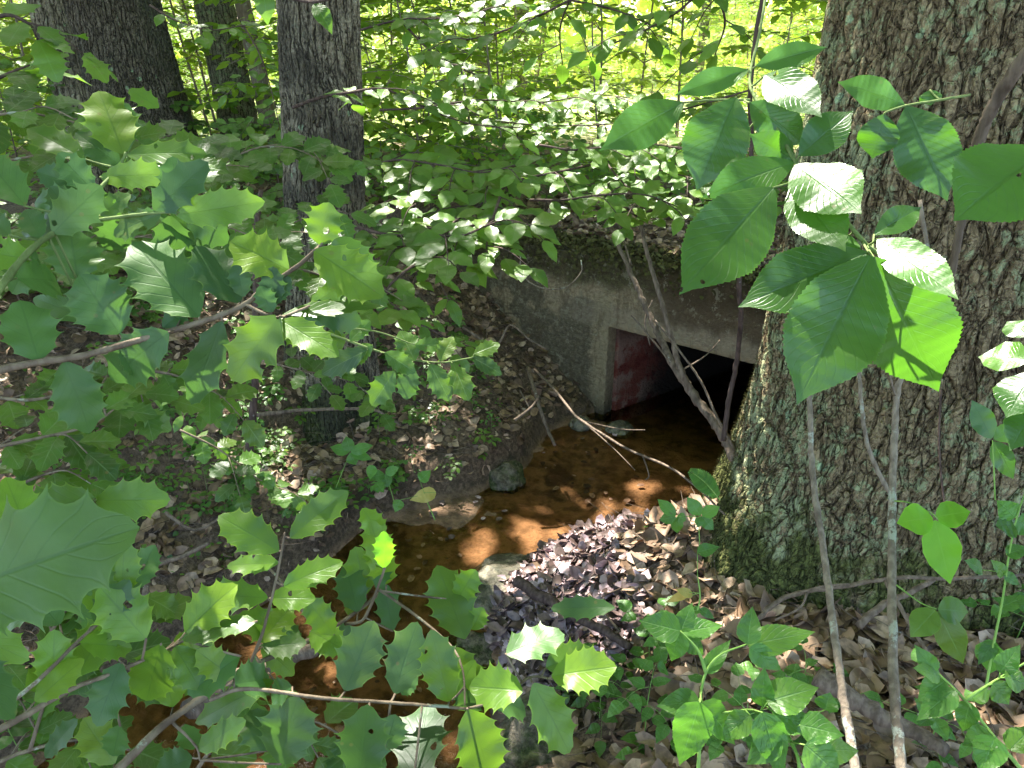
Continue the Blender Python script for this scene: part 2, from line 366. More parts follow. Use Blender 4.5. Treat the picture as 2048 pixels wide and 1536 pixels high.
def inside(p, poly=WPOLY):
    c = False; j = len(poly) - 1
    for i in range(len(poly)):
        if (poly[i][1] > p[1]) != (poly[j][1] > p[1]) and p[0] < (poly[j][0]-poly[i][0]) * (p[1]-poly[i][1]) / (poly[j][1]-poly[i][1]) + poly[i][0]: c = not c
        j = i
    return c
def ss(a, b, x):
    t = max(0, min(1, (x - a) / (b - a))); return t * t * (3 - 2 * t)
def n2(x, y, s, sd=0): return noise.noise(Vector((x * s, y * s, sd)))
def height(x, y):
    q = Vector((x, y)) - CORN; n = q.dot(FN); s = q.dot(FS)
    far = math.hypot(x, y)
    if -.06 < s < 1.36 and -.06 < n <= .12: return WZ - .07 + .02 * n2(x, y, 5)
    rough = .035 * n2(x, y, 2.2) + .02 * n2(x, y, 6, 3) + .008 * n2(x, y, 17, 5)
    big = .16 * n2(x, y, .22, 9) * ss(6, 12, far)
    if n > .12 and s > -1.35 and s < 2.6:
        return .44 + .10 * ss(.2, 1.2, n) + rough * .8 + big
    if far > 30: return .5 + big
    dl = seg_d((x, y), L_EDGE); dr = seg_d((x, y), R_EDGE)
    if inside((x, y)):
        d = min(dl, dr); sh = ss(2.3, 3.0, y); return WZ - (.10 - .07 * sh) * ss(0, .3, d) + (.02 + .026 * sh) * n2(x, y, 2.1, 6) + .012 * n2(x, y, 9, 2) - .008 * sh
    if dl < dr:
        h = WZ + .17 * ss(0, .07, dl) + .95 * ss(.0, 1.55, dl) ** .8 + rough * (1 if dl > .1 else .4)
        h -= .10 * ss(.25, .45, dl) * (1 - ss(.45, .8, dl)) * (.5 + n2(x, y, 1.3, 8))
    else:
        h = WZ + .04 * ss(0, .04, dr) + .13 * ss(0, .35, dr) + .36 * ss(.2, .75, dr) + .06 * ss(.7, 2, dr) + rough * ss(0, .2, dr)
    if -1.5 < s < .3 and n > -1.0:
        w_ = ss(-.85, -.1, n); h = h * (1 - w_) + min(h, WZ + .01 + .62 * max(0, -s) + rough) * w_
    return h + big
def coords(a, b, fine0, fine1, st):
    out = list(np.arange(fine0, fine1 + 1e-6, st)); v = fine0; k = st
    while v > a: k *= 1.18; v -= k; out.insert(0, v)
    v = fine1; k = st
    while v < b: k *= 1.18; v += k; out.append(v)
    return out
XS = coords(-160, 160, -3.2, 2.9, .04); YS = coords(-60, 220, .6, 6.6, .04)
HG = np.array([[height(x, y) for x in XS] for y in YS])
def hz(x, y):
    i = min(max(np.searchsorted(XS, x) - 1, 0), len(XS) - 2); j = min(max(np.searchsorted(YS, y) - 1, 0), len(YS) - 2)
    u = (x - XS[i]) / (XS[i+1] - XS[i]); v = (y - YS[j]) / (YS[j+1] - YS[j])
    return float((HG[j, i]*(1-u) + HG[j, i+1]*u)*(1-v) + (HG[j+1, i]*(1-u) + HG[j+1, i+1]*u)*v)
def onground(px, py, lo=-.7):
    """where the view ray through a pixel meets the terrain"""
    r = ray(px, py); t = 1.2
    for _ in range(900):
        t += .015
        p = Vector((0, 0, H)) + r * t
        if t > 30 or p.z < max(hz(p.x, p.y), WZ if lo > -1 else -9): return p
    return p
def gpt(px, py):
    p = onground(px, py); p.z = hz(p.x, p.y); return p

nx, ny = len(XS), len(YS)
V = np.array([(XS[i], YS[j], HG[j, i]) for j in range(ny) for i in range(nx)])
F = []
for j in range(ny - 1):
    for i in range(nx - 1):
        zs = (HG[j, i], HG[j, i+1], HG[j+1, i], HG[j+1, i+1])
        q = Vector((XS[i] + .02, YS[j] + .02)) - CORN
        if max(zs) - min(zs) > .3 and -.10 < q.dot(FS) < 1.40 and -.1 < q.dot(FN) < .4: continue
        F.append((j*nx+i, j*nx+i+1, (j+1)*nx+i+1, (j+1)*nx+i))
M = NM('forest_soil'); co = M.obj(); s = M.sep(co); n1 = M.noise(co, 9, 6, .65); n2_ = M.noise(co, 55, 5, .7); n3 = M.noise(co, 1.3, 4)
soil = M.mix(M.step(n2_, .35, .65), (.075, .050, .033), (.21, .145, .095)); soil = M.mix(M.step(n1, .5, .65), soil, (.07, .05, .032))
soil = M.mix(M.math('MULTIPLY', M.step(n1, .62, .72), .6), soil, (.05, .06, .02))
sand = M.mix(M.step(M.noise(co, 14, 5, .6), .35, .62), (.15, .088, .050), (.35, .21, .125)); sand = M.mix(M.step(M.noise(M.warp(co, 3, .3), 5, 5, .6), .54, .66), sand, (.085, .048, .024))
sand = M.mix(M.step(n2_, .66, .72), sand, (.3, .24, .18))
geo = M.n('ShaderNodeNewGeometry'); gz = M.sep(geo.outputs['Position'])
col = M.mix(M.step(gz[2], WZ - .01, WZ + .05), sand, soil)
grs = M.mix(M.step(n1, .35, .6), (.30, .36, .10), (.66, .60, .34)); grs = M.mix(M.step(n2_, .52, .64), grs, (.13, .22, .04))
col = M.mix(M.step(M.math('ADD', gz[1], M.math('MULTIPLY_ADD', n3, 3.0, -1.5)), 7.6, 9.0), col, grs)
mat['soil'] = M.done(M.bsdf(col, M.step(gz[2], WZ - .02, WZ + .10, .45, .92), M.bump(M.math('ADD', n2_, n1), .9, .02), .3))
g = mesh_obj('ground', V, np.array(F), mat['soil']); props(g, kind='structure')

# water: one sheet following the banks, running into the barrel
tun = lambda s_, d_, z: Vector((CORN.x + FS.x * s_ + TD.x * d_, CORN.y + FS.y * s_ + TD.y * d_, z))
wv = []; wf = []
lp = [tun(.0, 4.2, 0), tun(0, 2, 0), tun(0, .3, 0)] + [Vector((*p, 0)) for p in L_EDGE]; rp = [tun(1.3, 4.2, 0), tun(1.3, 2, 0), tun(1.3, .3, 0)] + [Vector((*p, 0)) for p in R_EDGE]
for k in range(len(lp)):
    a, b = lp[k].copy(), rp[k].copy(); dd = (b - a)
    if k > 2: a -= dd.normalized() * .06; b += dd.normalized() * .06
    for m in range(13): q = a.lerp(b, m / 12); wv.append((q.x, q.y, WZ))
for k in range(len(lp) - 1):
    for m in range(12): a = k * 13 + m; wf.append((a, a + 13, a + 14, a + 1))
M = NM('creek_water'); co = M.obj((1, 1.0, 1)); rip = M.math('ADD', M.noise(M.obj((1.6, .8, 1)), 13, 3, .5, .6), M.math('MULTIPLY', M.noise(co, 45, 2), .25))
nb = M.bump(rip, .09, .02); fr = M.n('ShaderNodeFresnel'); fr.inputs[0].default_value = 1.33; M.l(nb, fr.inputs['Normal'])
tr = M.n('ShaderNodeBsdfTransparent'); tr.inputs[0].default_value = (.84, .75, .62, 1); gl = M.n('ShaderNodeBsdfGlossy'); gl.inputs['Roughness'].default_value = .04; M.l(nb, gl.inputs['Normal'])
mx = M.n('ShaderNodeMixShader'); M.l(fr.outputs[0], mx.inputs[0]); M.l(tr.outputs[0], mx.inputs[1]); M.l(gl.outputs[0], mx.inputs[2]); mat['water'] = M.done(mx.outputs[0])
props(mesh_obj('creek_water', np.array(wv), np.array(wf), mat['water']), kind='structure')

# ------------------------------------------------------------------ concrete culvert
def conc(name, mode):
    M = NM(name); co = M.obj(); s = M.sep(co); a = M.noise(co, 5, 6, .65); b = M.noise(co, 40, 5, .7); c = M.noise(M.obj((1, 1, .25)), 9, 4)
    if mode == 'face':   # object x runs along the face from the corner, z up from the water
        col = M.mix(M.step(b, .35, .65), (.27, .205, .125), (.50, .39, .25))
        st = M.math('MULTIPLY', M.step(s[0], -.06, -.14), M.step(M.math('ADD', M.noise(co, 3.2, 5, .6), M.math('MULTIPLY', s[2], -.25)), .27, .34))
        col = M.mix(M.math('MULTIPLY', st, .9), col, M.mix(M.step(b, .45, .62), (.12, .10, .066), (.19, .165, .115)))
        pale = M.math('MULTIPLY', M.step(M.math('ABSOLUTE', M.math('SUBTRACT', M.math('ADD', s[2], M.math('MULTIPLY', a, .12)), .745)), .05, .10, 1, 0), M.step(s[0], -.5, -.2))
        col = M.mix(M.math('MULTIPLY', pale, .55), col, (.34, .28, .20))
        edge = M.math('MULTIPLY', M.step(M.math('ABSOLUTE', M.math('ADD', s[0], .04)), .03, .08, 1, 0), M.step(a, .35, .55))
        col = M.mix(M.math('MULTIPLY', edge, .45), col, (.33, .28, .17))
        low = M.math('MULTIPLY', M.step(s[2], .60, .68, 1, 0), M.step(s[0], .0, .02)); col = M.mix(low, col, (.38, .29, .18))
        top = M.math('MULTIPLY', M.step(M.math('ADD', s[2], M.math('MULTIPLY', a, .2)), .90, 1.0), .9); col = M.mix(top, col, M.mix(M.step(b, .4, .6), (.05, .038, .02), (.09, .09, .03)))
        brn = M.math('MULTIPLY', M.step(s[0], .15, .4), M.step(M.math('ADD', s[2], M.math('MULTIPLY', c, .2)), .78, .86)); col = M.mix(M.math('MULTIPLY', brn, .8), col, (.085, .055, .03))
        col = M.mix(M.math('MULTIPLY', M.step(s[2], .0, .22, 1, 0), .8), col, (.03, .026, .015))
        col = M.mix(M.math('MULTIPLY', M.step(M.noise(M.obj((1, 1, .3)), 11, 6, .7), .50, .62), .55), col, (.13, .095, .055)); col = M.mix(M.math('MULTIPLY', M.step(M.noise(co, 13, 6, .75), .55, .60), .6), col, (.36, .32, .22))
    else:
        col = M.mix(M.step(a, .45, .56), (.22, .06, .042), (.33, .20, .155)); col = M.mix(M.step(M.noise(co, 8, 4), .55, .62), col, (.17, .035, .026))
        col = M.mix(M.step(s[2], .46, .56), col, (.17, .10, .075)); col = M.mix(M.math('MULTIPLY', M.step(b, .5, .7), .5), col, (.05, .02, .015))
        col = M.mix(M.step(M.math('ADD', s[0], M.math('MULTIPLY', a, .5)), .50, .80), col, (.025, .018, .014))  # darker with depth: the barrel's black shade painted into the wall colour
    return M.done(M.bsdf(col, .85, M.bump(M.math('ADD', M.math('MULTIPLY', b, 1.6), M.math('MULTIPLY', a, 2.0)), 1.0, .02), .25))
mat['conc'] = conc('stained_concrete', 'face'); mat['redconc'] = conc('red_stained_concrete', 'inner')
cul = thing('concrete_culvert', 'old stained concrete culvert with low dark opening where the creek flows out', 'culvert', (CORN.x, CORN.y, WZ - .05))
def local_mesh(name, verts, faces, m, bev=.012, ang=None, cuts=0):
    me = bpy.data.meshes.new(name); bm = bmesh.new(); vv = [bm.verts.new(v) for v in verts]
    for f in faces: bm.faces.new([vv[i] for i in f])
    bmesh.ops.recalc_face_normals(bm, faces=bm.faces)
    if bev: bmesh.ops.bevel(bm, geom=list(bm.edges), offset=bev, segments=2, affect='EDGES', profile=.6)
    for v in bm.verts: 
        k = .006; v.co += Vector((noise.noise(v.co * 7) * k, noise.noise(v.co * 7 + Vector((5, 0, 0))) * k, noise.noise(v.co * 7 + Vector((0, 9, 0))) * k))
    bm.to_mesh(me); bm.free(); me.materials.append(m)
    o = bpy.data.objects.new(name, me); C.objects.link(o); o.parent = cul; o.rotation_euler = (0, 0, math.atan2(FS.y, FS.x) if ang is None else ang); return o
# outline in (s, z): notch is the opening
ol = [(-1.5, -.4), (0, -.4), (0, .62), (.45, .612), (.9, .605), (1.3, .60), (1.3, -.4), (2.7, -.4), (2.7, 1.0), (1.8, 1.02), (1.0, 1.03), (.2, 1.02), (-.6, 1.03), (-1.5, 1.0)]
nO = len(ol); vv = [(a, 0, b) for a, b in ol] + [(a, .24, b) for a, b in ol]
ff = [tuple(range(nO)), tuple(range(nO, 2 * nO))[::-1]] + [(i, (i + 1) % nO, nO + (i + 1) % nO, nO + i) for i in range(nO)]
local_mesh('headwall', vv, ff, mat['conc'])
angT = math.atan2(TD.y, TD.x)
def slab(name, s0, s1, z0, z1, m, d0=.1, d1=4.2):
    o = []
    for d in (d0, d1):
        for s_ in (s0, s1):
            for z in (z0, z1):
                q = tun(s_, d, z); lx = (q.x - CORN.x) * TD.x + (q.y - CORN.y) * TD.y; ly = -(q.x - CORN.x) * TD.y + (q.y - CORN.y) * TD.x; o.append((lx, ly, z))
    f = [(0, 1, 3, 2), (4, 6, 7, 5), (0, 4, 5, 1), (2, 3, 7, 6), (0, 2, 6, 4), (1, 5, 7, 3)]
    return local_mesh(name, o, f, m, .004, angT)
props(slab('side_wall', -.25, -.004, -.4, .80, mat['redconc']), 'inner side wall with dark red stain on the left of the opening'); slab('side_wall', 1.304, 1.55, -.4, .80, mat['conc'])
slab('roof_slab', -.004, 1.304, .62, .80, mat['conc']); slab('end_wall', -.004, 1.304, -.3, .62, mat['conc'], 4.1, 4.2); slab('floor', -.004, 1.304, -.3, -.05, mat['soil'])

# ------------------------------------------------------------------ big tree trunks
def trunk_mesh(name, base, prof, sides, dz, m, parent, lean=(0, 0), butt=None, top=None, curve=None):
    """prof: [(z, r)] ; butt(angle, z) -> multiplier"""
    zs = list(np.arange(prof[0][0], 3.2, dz)) + list(np.arange(3.2, prof[-1][0] + .01, .25))
    V = []; A = np.linspace(0, 2 * np.pi, sides, endpoint=False)
    for z in zs:
        r = np.interp(z, [p[0] for p in prof], [p[1] for p in prof]); cx = base[0] + lean[0] * z; cy = base[1] + lean[1] * z
        if curve: cx += curve(z)
        for a in A:
            k = 1 + (butt(a, z) if butt else 0) + .05 * noise.noise(Vector((math.cos(a) * 1.6, math.sin(a) * 1.6, z * .9 + base[0])))
            V.append((cx + math.cos(a) * r * k, cy + math.sin(a) * r * k, base[2] + z))
    nz = len(zs); i = np.arange(nz - 1)[:, None] * sides; j = np.arange(sides)[None]; j2 = (j + 1) % sides
    F = np.stack([i + j, i + j2, i + sides + j2, i + sides + j], -1).reshape(-1, 4)
    return mesh_obj(name, np.array(V), F, m, parent)
trees = []
def limbs(parent, c, z0, rad, m, n=7, r0=.12):
    T = Tubes()
    for k in range(n):
        a = k * 2.4 + rng.random(); e = Vector((math.cos(a), math.sin(a), .55)) * rad * rng.uniform(.6, 1)
        q = Vector((c[0], c[1], z0 + rng.uniform(-.6, .8))); T.add([q, q + e * .5 + Vector((0, 0, .2)), q + e + Vector((0, 0, .5))], (r0 * .5, r0 * .12), 7, 4)
    T.build('limb', m, parent)
oak = thing('oak_tree', 'massive old oak with blocky lichen covered bark and a mossy flared foot beside the creek', 'tree', (1.35, 2.35, -.12))
def oakb(a, z):
    f = max(0, 1 - z / .75) ** 1.5
    return f * (.10 * math.cos(5 * a + .6) + .20 * max(0, math.cos(a - 3.5)) ** 3 + .12 * max(0, math.cos(a - 4.6)) ** 4) + .03 * math.cos(3 * a + 1 + z)
trunk_mesh('trunk', (1.35, 2.35, -.12), [(-.35, .66), (0, .61), (.25, .57), (.55, .53), (.85, .505), (1.4, .47), (2, .435), (4, .40), (7.5, .28)], 620, .007, mat['oak_bark'], oak, butt=oakb)
limbs(oak, (1.35, 2.35), 6.0, 3.2, mat['moss_bark']); trees.append((oak, (1.35, 2.35)))
def bgtree(label, x, y, prof, m, sides, lean=(0, 0), dz=.02, crown=True, cat='tree', name='tree', group=None, butt=None):
    z = hz(x, y) - .12; t = thing(name, label, cat, (x, y, z), group)
    trunk_mesh('trunk', (x, y, z), prof, sides, dz, m, t, lean, butt)
    if crown: limbs(t, (x + lean[0] * 6, y + lean[1] * 6), z + 5.8, 2.6, mat['moss_bark'], 6, .07); trees.append((t, (x, y)))
    return t
forkb = lambda a, z: max(0, 1 - z / .5) * .22 * math.cos(4 * a + .4) + .04 * math.cos(2 * a + z)
bgtree('grey ridged trunk rooted on the left bank behind the holly leaves', -.93, 3.62, [(-.1, .25), (.1, .215), (.6, .19), (1.4, .178), (2.2, .172), (7.5, .12)], mat['mid_bark'], 260, (.055, .04), .009, butt=forkb)
bgtree('broadest dark trunk at the upper left, with a vine climbing it', -2.68, 6.0, [(-.1, .44), (.2, .37), (1, .335), (2.4, .31), (7.5, .22)], mat['dark_bark'], 300, (-.085, .0), .012)
bgtree('slim grey leaning trunk at the far left, close in front of the broad dark trunk', -2.72, 5.15, [(-.1, .13), (.2, .10), (2.4, .088), (7.5, .06)], mat['mid_bark'], 120, (-.055, 0), .02)
bgtree('mossy leaning trunk between the broad dark trunk and the grey ridged one', -2.16, 6.55, [(-.1, .19), (.2, .155), (2.4, .135), (7.5, .10)], mat['moss_bark'], 160, (-.075, 0), .015)
bgtree('thin pale trunk leaning close against the right side of the mossy trunk', -1.85, 6.35, [(-.1, .07), (2.4, .05), (7, .03)], mat['stem'], 40, (-.10, 0), .05)
vine = thing('climbing_vine', 'thin bare vine running up the broad dark trunk at the upper left', 'vine', tuple(P(350, 250, 5.75))); T = Tubes()
T.add([P(372, 285, 5.7), P(350, 240, 5.7), P(318, 170, 5.72), P(285, 90, 5.75), P(262, 20, 5.8), P(240, -40, 5.85)], (.012, .01), 6); T.add([P(330, 185, 5.75), P(303, 95, 5.8), P(290, 0, 5.82)], (.007, .006), 5)
T.build('stem', mat['stem'], vine)

# ------------------------------------------------------------------ generic plants
UPV = Vector((0, 0, 1))
def rv(k): return Vector((rng.uniform(-k, k), rng.uniform(-k, k), rng.uniform(-k, k)))
def leafy(Lv, T, pts, kind, L, gap, ws=1.0, tilt=.5, ang=.95, first=.15, up=None, jit=.25, droop=.2, pet=.08, camtilt=.25):
    """leaves alternating along a polyline"""
    cum = 0; side = 1; tot = sum((b - a).length for a, b in zip(pts[:-1], pts[1:])); nxt = tot * first
    for a, b in zip(pts[:-1], pts[1:]):
        seg = (b - a).length
        while cum + seg > nxt:
            q = a.lerp(b, (nxt - cum) / seg); d = (b - a).normalized(); u = (up or UPV) + rv(jit * tilt) + (Vector((0, 0, H)) - q).normalized() * camtilt
            s = d.cross(u).normalized() * side; ld = (d * (1.1 - ang * .6) + s * ang + Vector((0, 0, -.12)) + rv(jit)).normalized()
            l = L * rng.uniform(.7, 1.15); p0 = q + ld * l * pet
            Lv.add(kind, p0, ld, u, l, ws * rng.uniform(.85, 1.12), droop * rng.uniform(.2, 1.5), rng.uniform(.02, .3), rng.uniform(-.3, .3))
            if T is not None and L > .04: T.add([q, p0], (.0011, .0009), 4, 1)
            side = -side; nxt += gap * rng.uniform(.75, 1.25)
        cum += seg
    d = (pts[-1] - pts[-2]).normalized(); Lv.add(kind, pts[-1], d + rv(.15), (up or UPV) + rv(.2) + (Vector((0, 0, H)) - pts[-1]).normalized() * camtilt, L, ws, droop, .12, 0)
def shrub(name, label, cat, base, height, kind, L, nb, blen, m, sm, group=None, lean=(0, 0), gap=None, r=.006, start=.25, ws=1.0, twig=True, rise=.25, bias=None, camtilt=.25):
    t = thing(name, label, cat, tuple(base), group); T = Tubes(); Lv = Leaves(); base = Vector(base)
    top = base + Vector((lean[0], lean[1], height)); mid = base.lerp(top, .5) + rv(height * .06)
    st = T.add([base - Vector((0, 0, .05)), mid, top], (r, r * .4), 6, 5)
    gap = gap or L * .42; az = rng.random() * 6.28
    for k in range(nb):
        f = start + (1 - start) * (k + rng.random()) / nb; q = st[min(len(st) - 1, int(f * (len(st) - 1)))]
        az += 2.4; a = az if bias is None else bias + rng.uniform(-1.3, 1.3)
        l = blen * rng.uniform(.6, 1.1) * (1.15 - .5 * f); h = Vector((math.cos(a), math.sin(a), 0))
        p = [q, q + h * l * .5 + Vector((0, 0, l * rise * rng.uniform(.3, 1))), q + h * l + rv(l * .1) + Vector((0, 0, l * rise * rng.uniform(-.2, .8)))]
        bp = T.add(p, (r * .45, r * .18), 5, 4); leafy(Lv, None, bp, kind, L, gap, ws, camtilt=camtilt)
        if twig and l > L * 3:
            for sgn in (-1, 1):
                q2 = bp[int(len(bp) * rng.uniform(.3, .6))]; h2 = (h + Vector((-h.y, h.x, 0)) * sgn * .9 + Vector((0, 0, rng.uniform(-.1, .25)))).normalized()
                b2 = T.add([q2, q2 + h2 * l * .25, q2 + h2 * l * .5 - Vector((0, 0, l * .04))], (r * .3, r * .15), 4, 3); leafy(Lv, None, b2, kind, L * .9, gap, ws, camtilt=camtilt)
    T.build('stem', sm, t); Lv.build('foliage', m, t); return t
def spray(name, label, cat, paths, kind, L, gap, m, sm, r=(.005, .0018), ws=1.0, group=None, twigs=0, tl=.25, droop=.2, camtilt=.3, root=None):
    """branches given as pixel polylines with depths"""
    p0 = P(*paths[0][0]); t = thing(name, label, cat, tuple(root or p0), group); T = Tubes(); Lv = Leaves()
    for pp in paths:
        bp = T.add([P(*q) for q in pp], r, 6, 5); leafy(Lv, T, bp, kind, L, gap, ws, droop=droop, camtilt=camtilt)
        for k in range(twigs):
            i = int(len(bp) * (.15 + .8 * (k + rng.random() * .6) / twigs)); i = min(i, len(bp) - 2); q = bp[i]; d = (bp[i+1] - bp[i]).normalized(); s = d.cross(UPV).normalized() * (1 if k % 2 else -1)
            l = tl * rng.uniform(.6, 1.1); e = (d * .7 + s * .9 + Vector((0, 0, rng.uniform(-.25, .1)))).normalized()
            b2 = T.add([q, q + e * l * .5 + Vector((0, 0, .01)), q + e * l - Vector((0, 0, l * .08))], (r[0] * .45, r[1] * .7), 5, 3); leafy(Lv, T, b2, kind, L * .95, gap, ws, droop=droop, camtilt=camtilt)
    T.build('branch', sm, t); Lv.build('foliage', m, t); return t

# ------------------------------------------------------------------ foreground leaves placed one by one
def pleaf(parent, b, tpx, wpx, d, m, kind, glint=0, dt=None, up=.45, droop=.12, fold=.16, roll=0.0, label=None, halfw=.41, pet=None, c=None, right=0.0):
    """one leaf: base pixel, tip pixel, width in pixels, depth at the base"""
    lp = math.hypot(tpx[0] - b[0], tpx[1] - b[1]); L0 = lp * d / FPX
    if dt is None: dt = L0 * rng.uniform(-.35, .30)
    A = P(b[0], b[1], d); B = P(tpx[0], tpx[1], d + dt); v = B - A; n = (Vector((0, 0, H)) - A).normalized() + UPV * up + Vector((right, 0, 0)) + rv(.18)
    if glint:
        n = ((Vector((0, 0, H)) - A).normalized() + S).normalized() + rv(.04); rb = ray(tpx[0], tpx[1]); d2 = ((A - Vector((0, 0, H))).dot(n)) / rb.dot(n)
        B = P(tpx[0], tpx[1], max(d - 1.2 * L0, min(d + 1.2 * L0, d2))); v = B - A; wpx *= 1.02
    Lv = Leaves(); Lv.add(kind, A, v, n, v.length, (wpx * d / FPX) / (2 * halfw * v.length) * 1.06, droop * rng.uniform(.4, 1.4), fold * rng.uniform(.3, 1.5), roll or rng.uniform(-.35, .35), c)
    o = Lv.build('leaf', m, parent)
    if label: o['label'] = label
    return o

def branch_thing(name, label, cat, stems, leaves, kinds, m, sm, d0, d1=None, halfw=.41, fill=0, extra=None, group=None, up=.45, pr=.0013):
    """stems: [(pts with depth), r0, r1]; leaves: (bx,by,tx,ty,w,depth[,matkey])"""
    t = thing(name, label, cat, tuple(P(*stems[0][0][0])), group); T = Tubes(); allq = []
    for pts, r0, r1 in stems: allq += T.add([P(*q) for q in pts], (r0, r1), 8, 6, wob=r0 * .06, lump=.12)
    for i, lf in enumerate(leaves):
        bx, by, tx, ty, wd, d = lf[:6]; mm = mat[lf[6]] if len(lf) > 6 else m
        A = P(bx, by, d); near = min(allq, key=lambda q: (q - A).length)     # petiole joins the leaf to the nearest stem
        if .002 < (near - A).length < .12: T.add([near, near.lerp(A, .5) + Vector((0, 0, -.001)), A + (A - near) * .02], (pr * 1.1, pr), 5, 3)
        pleaf(t, (bx, by), (tx, ty), wd, d, mm, kinds[i % len(kinds)], halfw=halfw, up=up, glint=len(lf) > 7)
    for k in range(fill):
        i = rng.randrange(2, len(allq) - 1); A = allq[i]; dv = (allq[i] - allq[i-1]); dv = dv.normalized() if 0 < dv.length < .2 else Vector((1, 0, 0))
        ld = (dv * rng.uniform(-.2, .9) + Vector((rng.uniform(-.7, .7), rng.uniform(0, .5), rng.choice((-1, -.8, .8, .9)) * rng.uniform(.5, 1)))).normalized()
        Lx = Leaves(); l = rng.uniform(.032, .074); Lx.add(rng.choice(kinds), A + ld * .006 + Vector((0, .012, 0)), ld, (Vector((0, 0, H)) - A).normalized() + UPV * up + rv(.35), l, rng.uniform(.75, 1.0), rng.uniform(.05, .25), rng.uniform(.05, .3), rng.uniform(-.35, .35))
        T.add([A, A + ld * .006 + Vector((0, .012, 0))], (.0012, .001), 4, 1); Lx.build('leaf', rng.choice((m, m, mat['holly_dark'])), t)
    T.build('stem', sm, t); return t
HK = ('holly', 'holly5', 'holly7', 'holly', 'holly4', 'holly7', 'holly5')
branch_thing('holly_branch', 'long thin holly branch from the left edge, ending in bright lime spiny leaves', 'branch',
  [([(-60, 752, .74), (60, 728, .76), (170, 710, .78), (330, 665, .80), (430, 635, .80), (490, 608, .80), (530, 575, .80), (600, 528, .79), (650, 480, .78), (662, 452, .78)], .0042, .0016),
   ([(490, 608, .80), (530, 628, .79), (562, 634, .78), (620, 612, .78)], .0018, .0012)],
  [(640, 490, 656, 405, 80, .78, 'holly'), (578, 540, 458, 480, 100, .80, 'holly'), (628, 500, 768, 592, 105, .77, 'holly'), (562, 632, 768, 603, 52, .78, 'holly', 1),
   (560, 632, 458, 762, 118, .76, 'holly'), (560, 640, 676, 708, 66, .77, 'holly'), (545, 625, 518, 572, 46, .79), (398, 634, 262, 478, 138, .80), (478, 606, 392, 488, 105, .81),
   (240, 668, 160, 548, 118, .82), (338, 664, 212, 762, 108, .79), (444, 642, 382, 812, 82, .80), (128, 722, 182, 868, 98, .78), (78, 722, 40, 598, 116, .77), (560, 640, 610, 690, 50, .80, 'holly'), (620, 612, 700, 560, 46, .80, 'holly')],
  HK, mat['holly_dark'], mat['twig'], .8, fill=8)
branch_thing('holly_branch', 'holly branch whose topmost leaf stands upright in front of the broad dark trunk', 'branch',
  [([(-60, 640, .70), (0, 575, .74), (60, 500, .78), (130, 450, .82), (165, 415, .84), (205, 372, .86), (240, 330, .88), (252, 305, .88)], .004, .0015),
   ([(130, 450, .82), (230, 435, .82), (320, 425, .82), (360, 425, .82)], .0022, .0013)],
  [(247, 308, 196, 178, 102, .88, 'holly'), (255, 310, 408, 302, 62, .88, 'holly'), (168, 318, 52, 252, 68, .88, 'holly'), (200, 354, 332, 345, 60, .87, 'holly'), (308, 425, 412, 322, 88, .82), (352, 430, 528, 402, 78, .82, 'holly'),
   (322, 428, 222, 468, 64, .82), (158, 400, 62, 402, 66, .85), (50, 412, -40, 300, 90, .84), (162, 372, 72, 342, 58, .87), (62, 520, -50, 498, 76, .78, 'holly'), (318, 216, 256, 176, 42, 1.1, 'holly'), (130, 452, 40, 462, 60, .83),
   (155, 560, 140, 455, 116, .84), (180, 640, 60, 590, 60, .86), (20, 470, -60, 420, 70, .8), (240, 330, 150, 262, 60, .9), (70, 500, 20, 590, 70, .8)],
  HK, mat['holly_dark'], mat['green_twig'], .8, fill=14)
branch_thing('holly_branch', 'huge holly leaf on its twig at the left edge, nearest to the camera', 'branch',
  [([(-220, 1330, .30), (-160, 1240, .32), (-120, 1185, .33)], .002, .0014)],
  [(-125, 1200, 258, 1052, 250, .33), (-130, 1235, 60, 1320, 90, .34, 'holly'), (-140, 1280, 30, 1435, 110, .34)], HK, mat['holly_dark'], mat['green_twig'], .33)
branch_thing('holly_branch', 'pair of bright holly leaves at the left edge just above the huge leaf', 'branch',
  [([(-40, 1130, .62), (60, 1075, .66), (130, 1040, .70), (190, 998, .74)], .002, .0012)],
  [(190, 995, 15, 1030, 92, .74), (190, 1000, 338, 998, 88, .75), (60, 1075, 10, 950, 80, .66), (100, 1055, -60, 985, 66, .68)], HK, mat['holly'], mat['green_twig'], .7)
branch_thing('holly_branch', 'holly branch with forked grey twigs rising from the lower left corner', 'branch',
  [([(-40, 1480, .70), (60, 1425, .74), (150, 1375, .78), (230, 1345, .80), (330, 1300, .84), (370, 1280, .85)], .0034, .0014), ([(-40, 1445, .7), (60, 1375, .74), (170, 1270, .78), (262, 1195, .82)], .0026, .001),
   ([(130, 1380, .78), (150, 1345, .79), (130, 1300, .8)], .0012, .0008)],
  [(292, 1278, 200, 1172, 104, .80), (243, 1325, 190, 1455, 86, .80, 'holly_dark'), (322, 1288, 290, 1408, 98, .82), (350, 1292, 402, 1378, 74, .84), (480, 1312, 372, 1388, 78, .85, 'holly_dark'), (512, 1243, 362, 1272, 68, .86, 'holly', 1), (240, 1450, 225, 1515, 60, .82, 'holly_dark'), (200, 1280, 170, 1170, 60, .95, 'holly_dark'),
   (90, 1515, 150, 1440, 50, .9, 'holly_dark'), (120, 1250, 60, 1180, 70, .9, 'holly_dark')],
  HK, mat['holly'], mat['twig'], .8, fill=14)
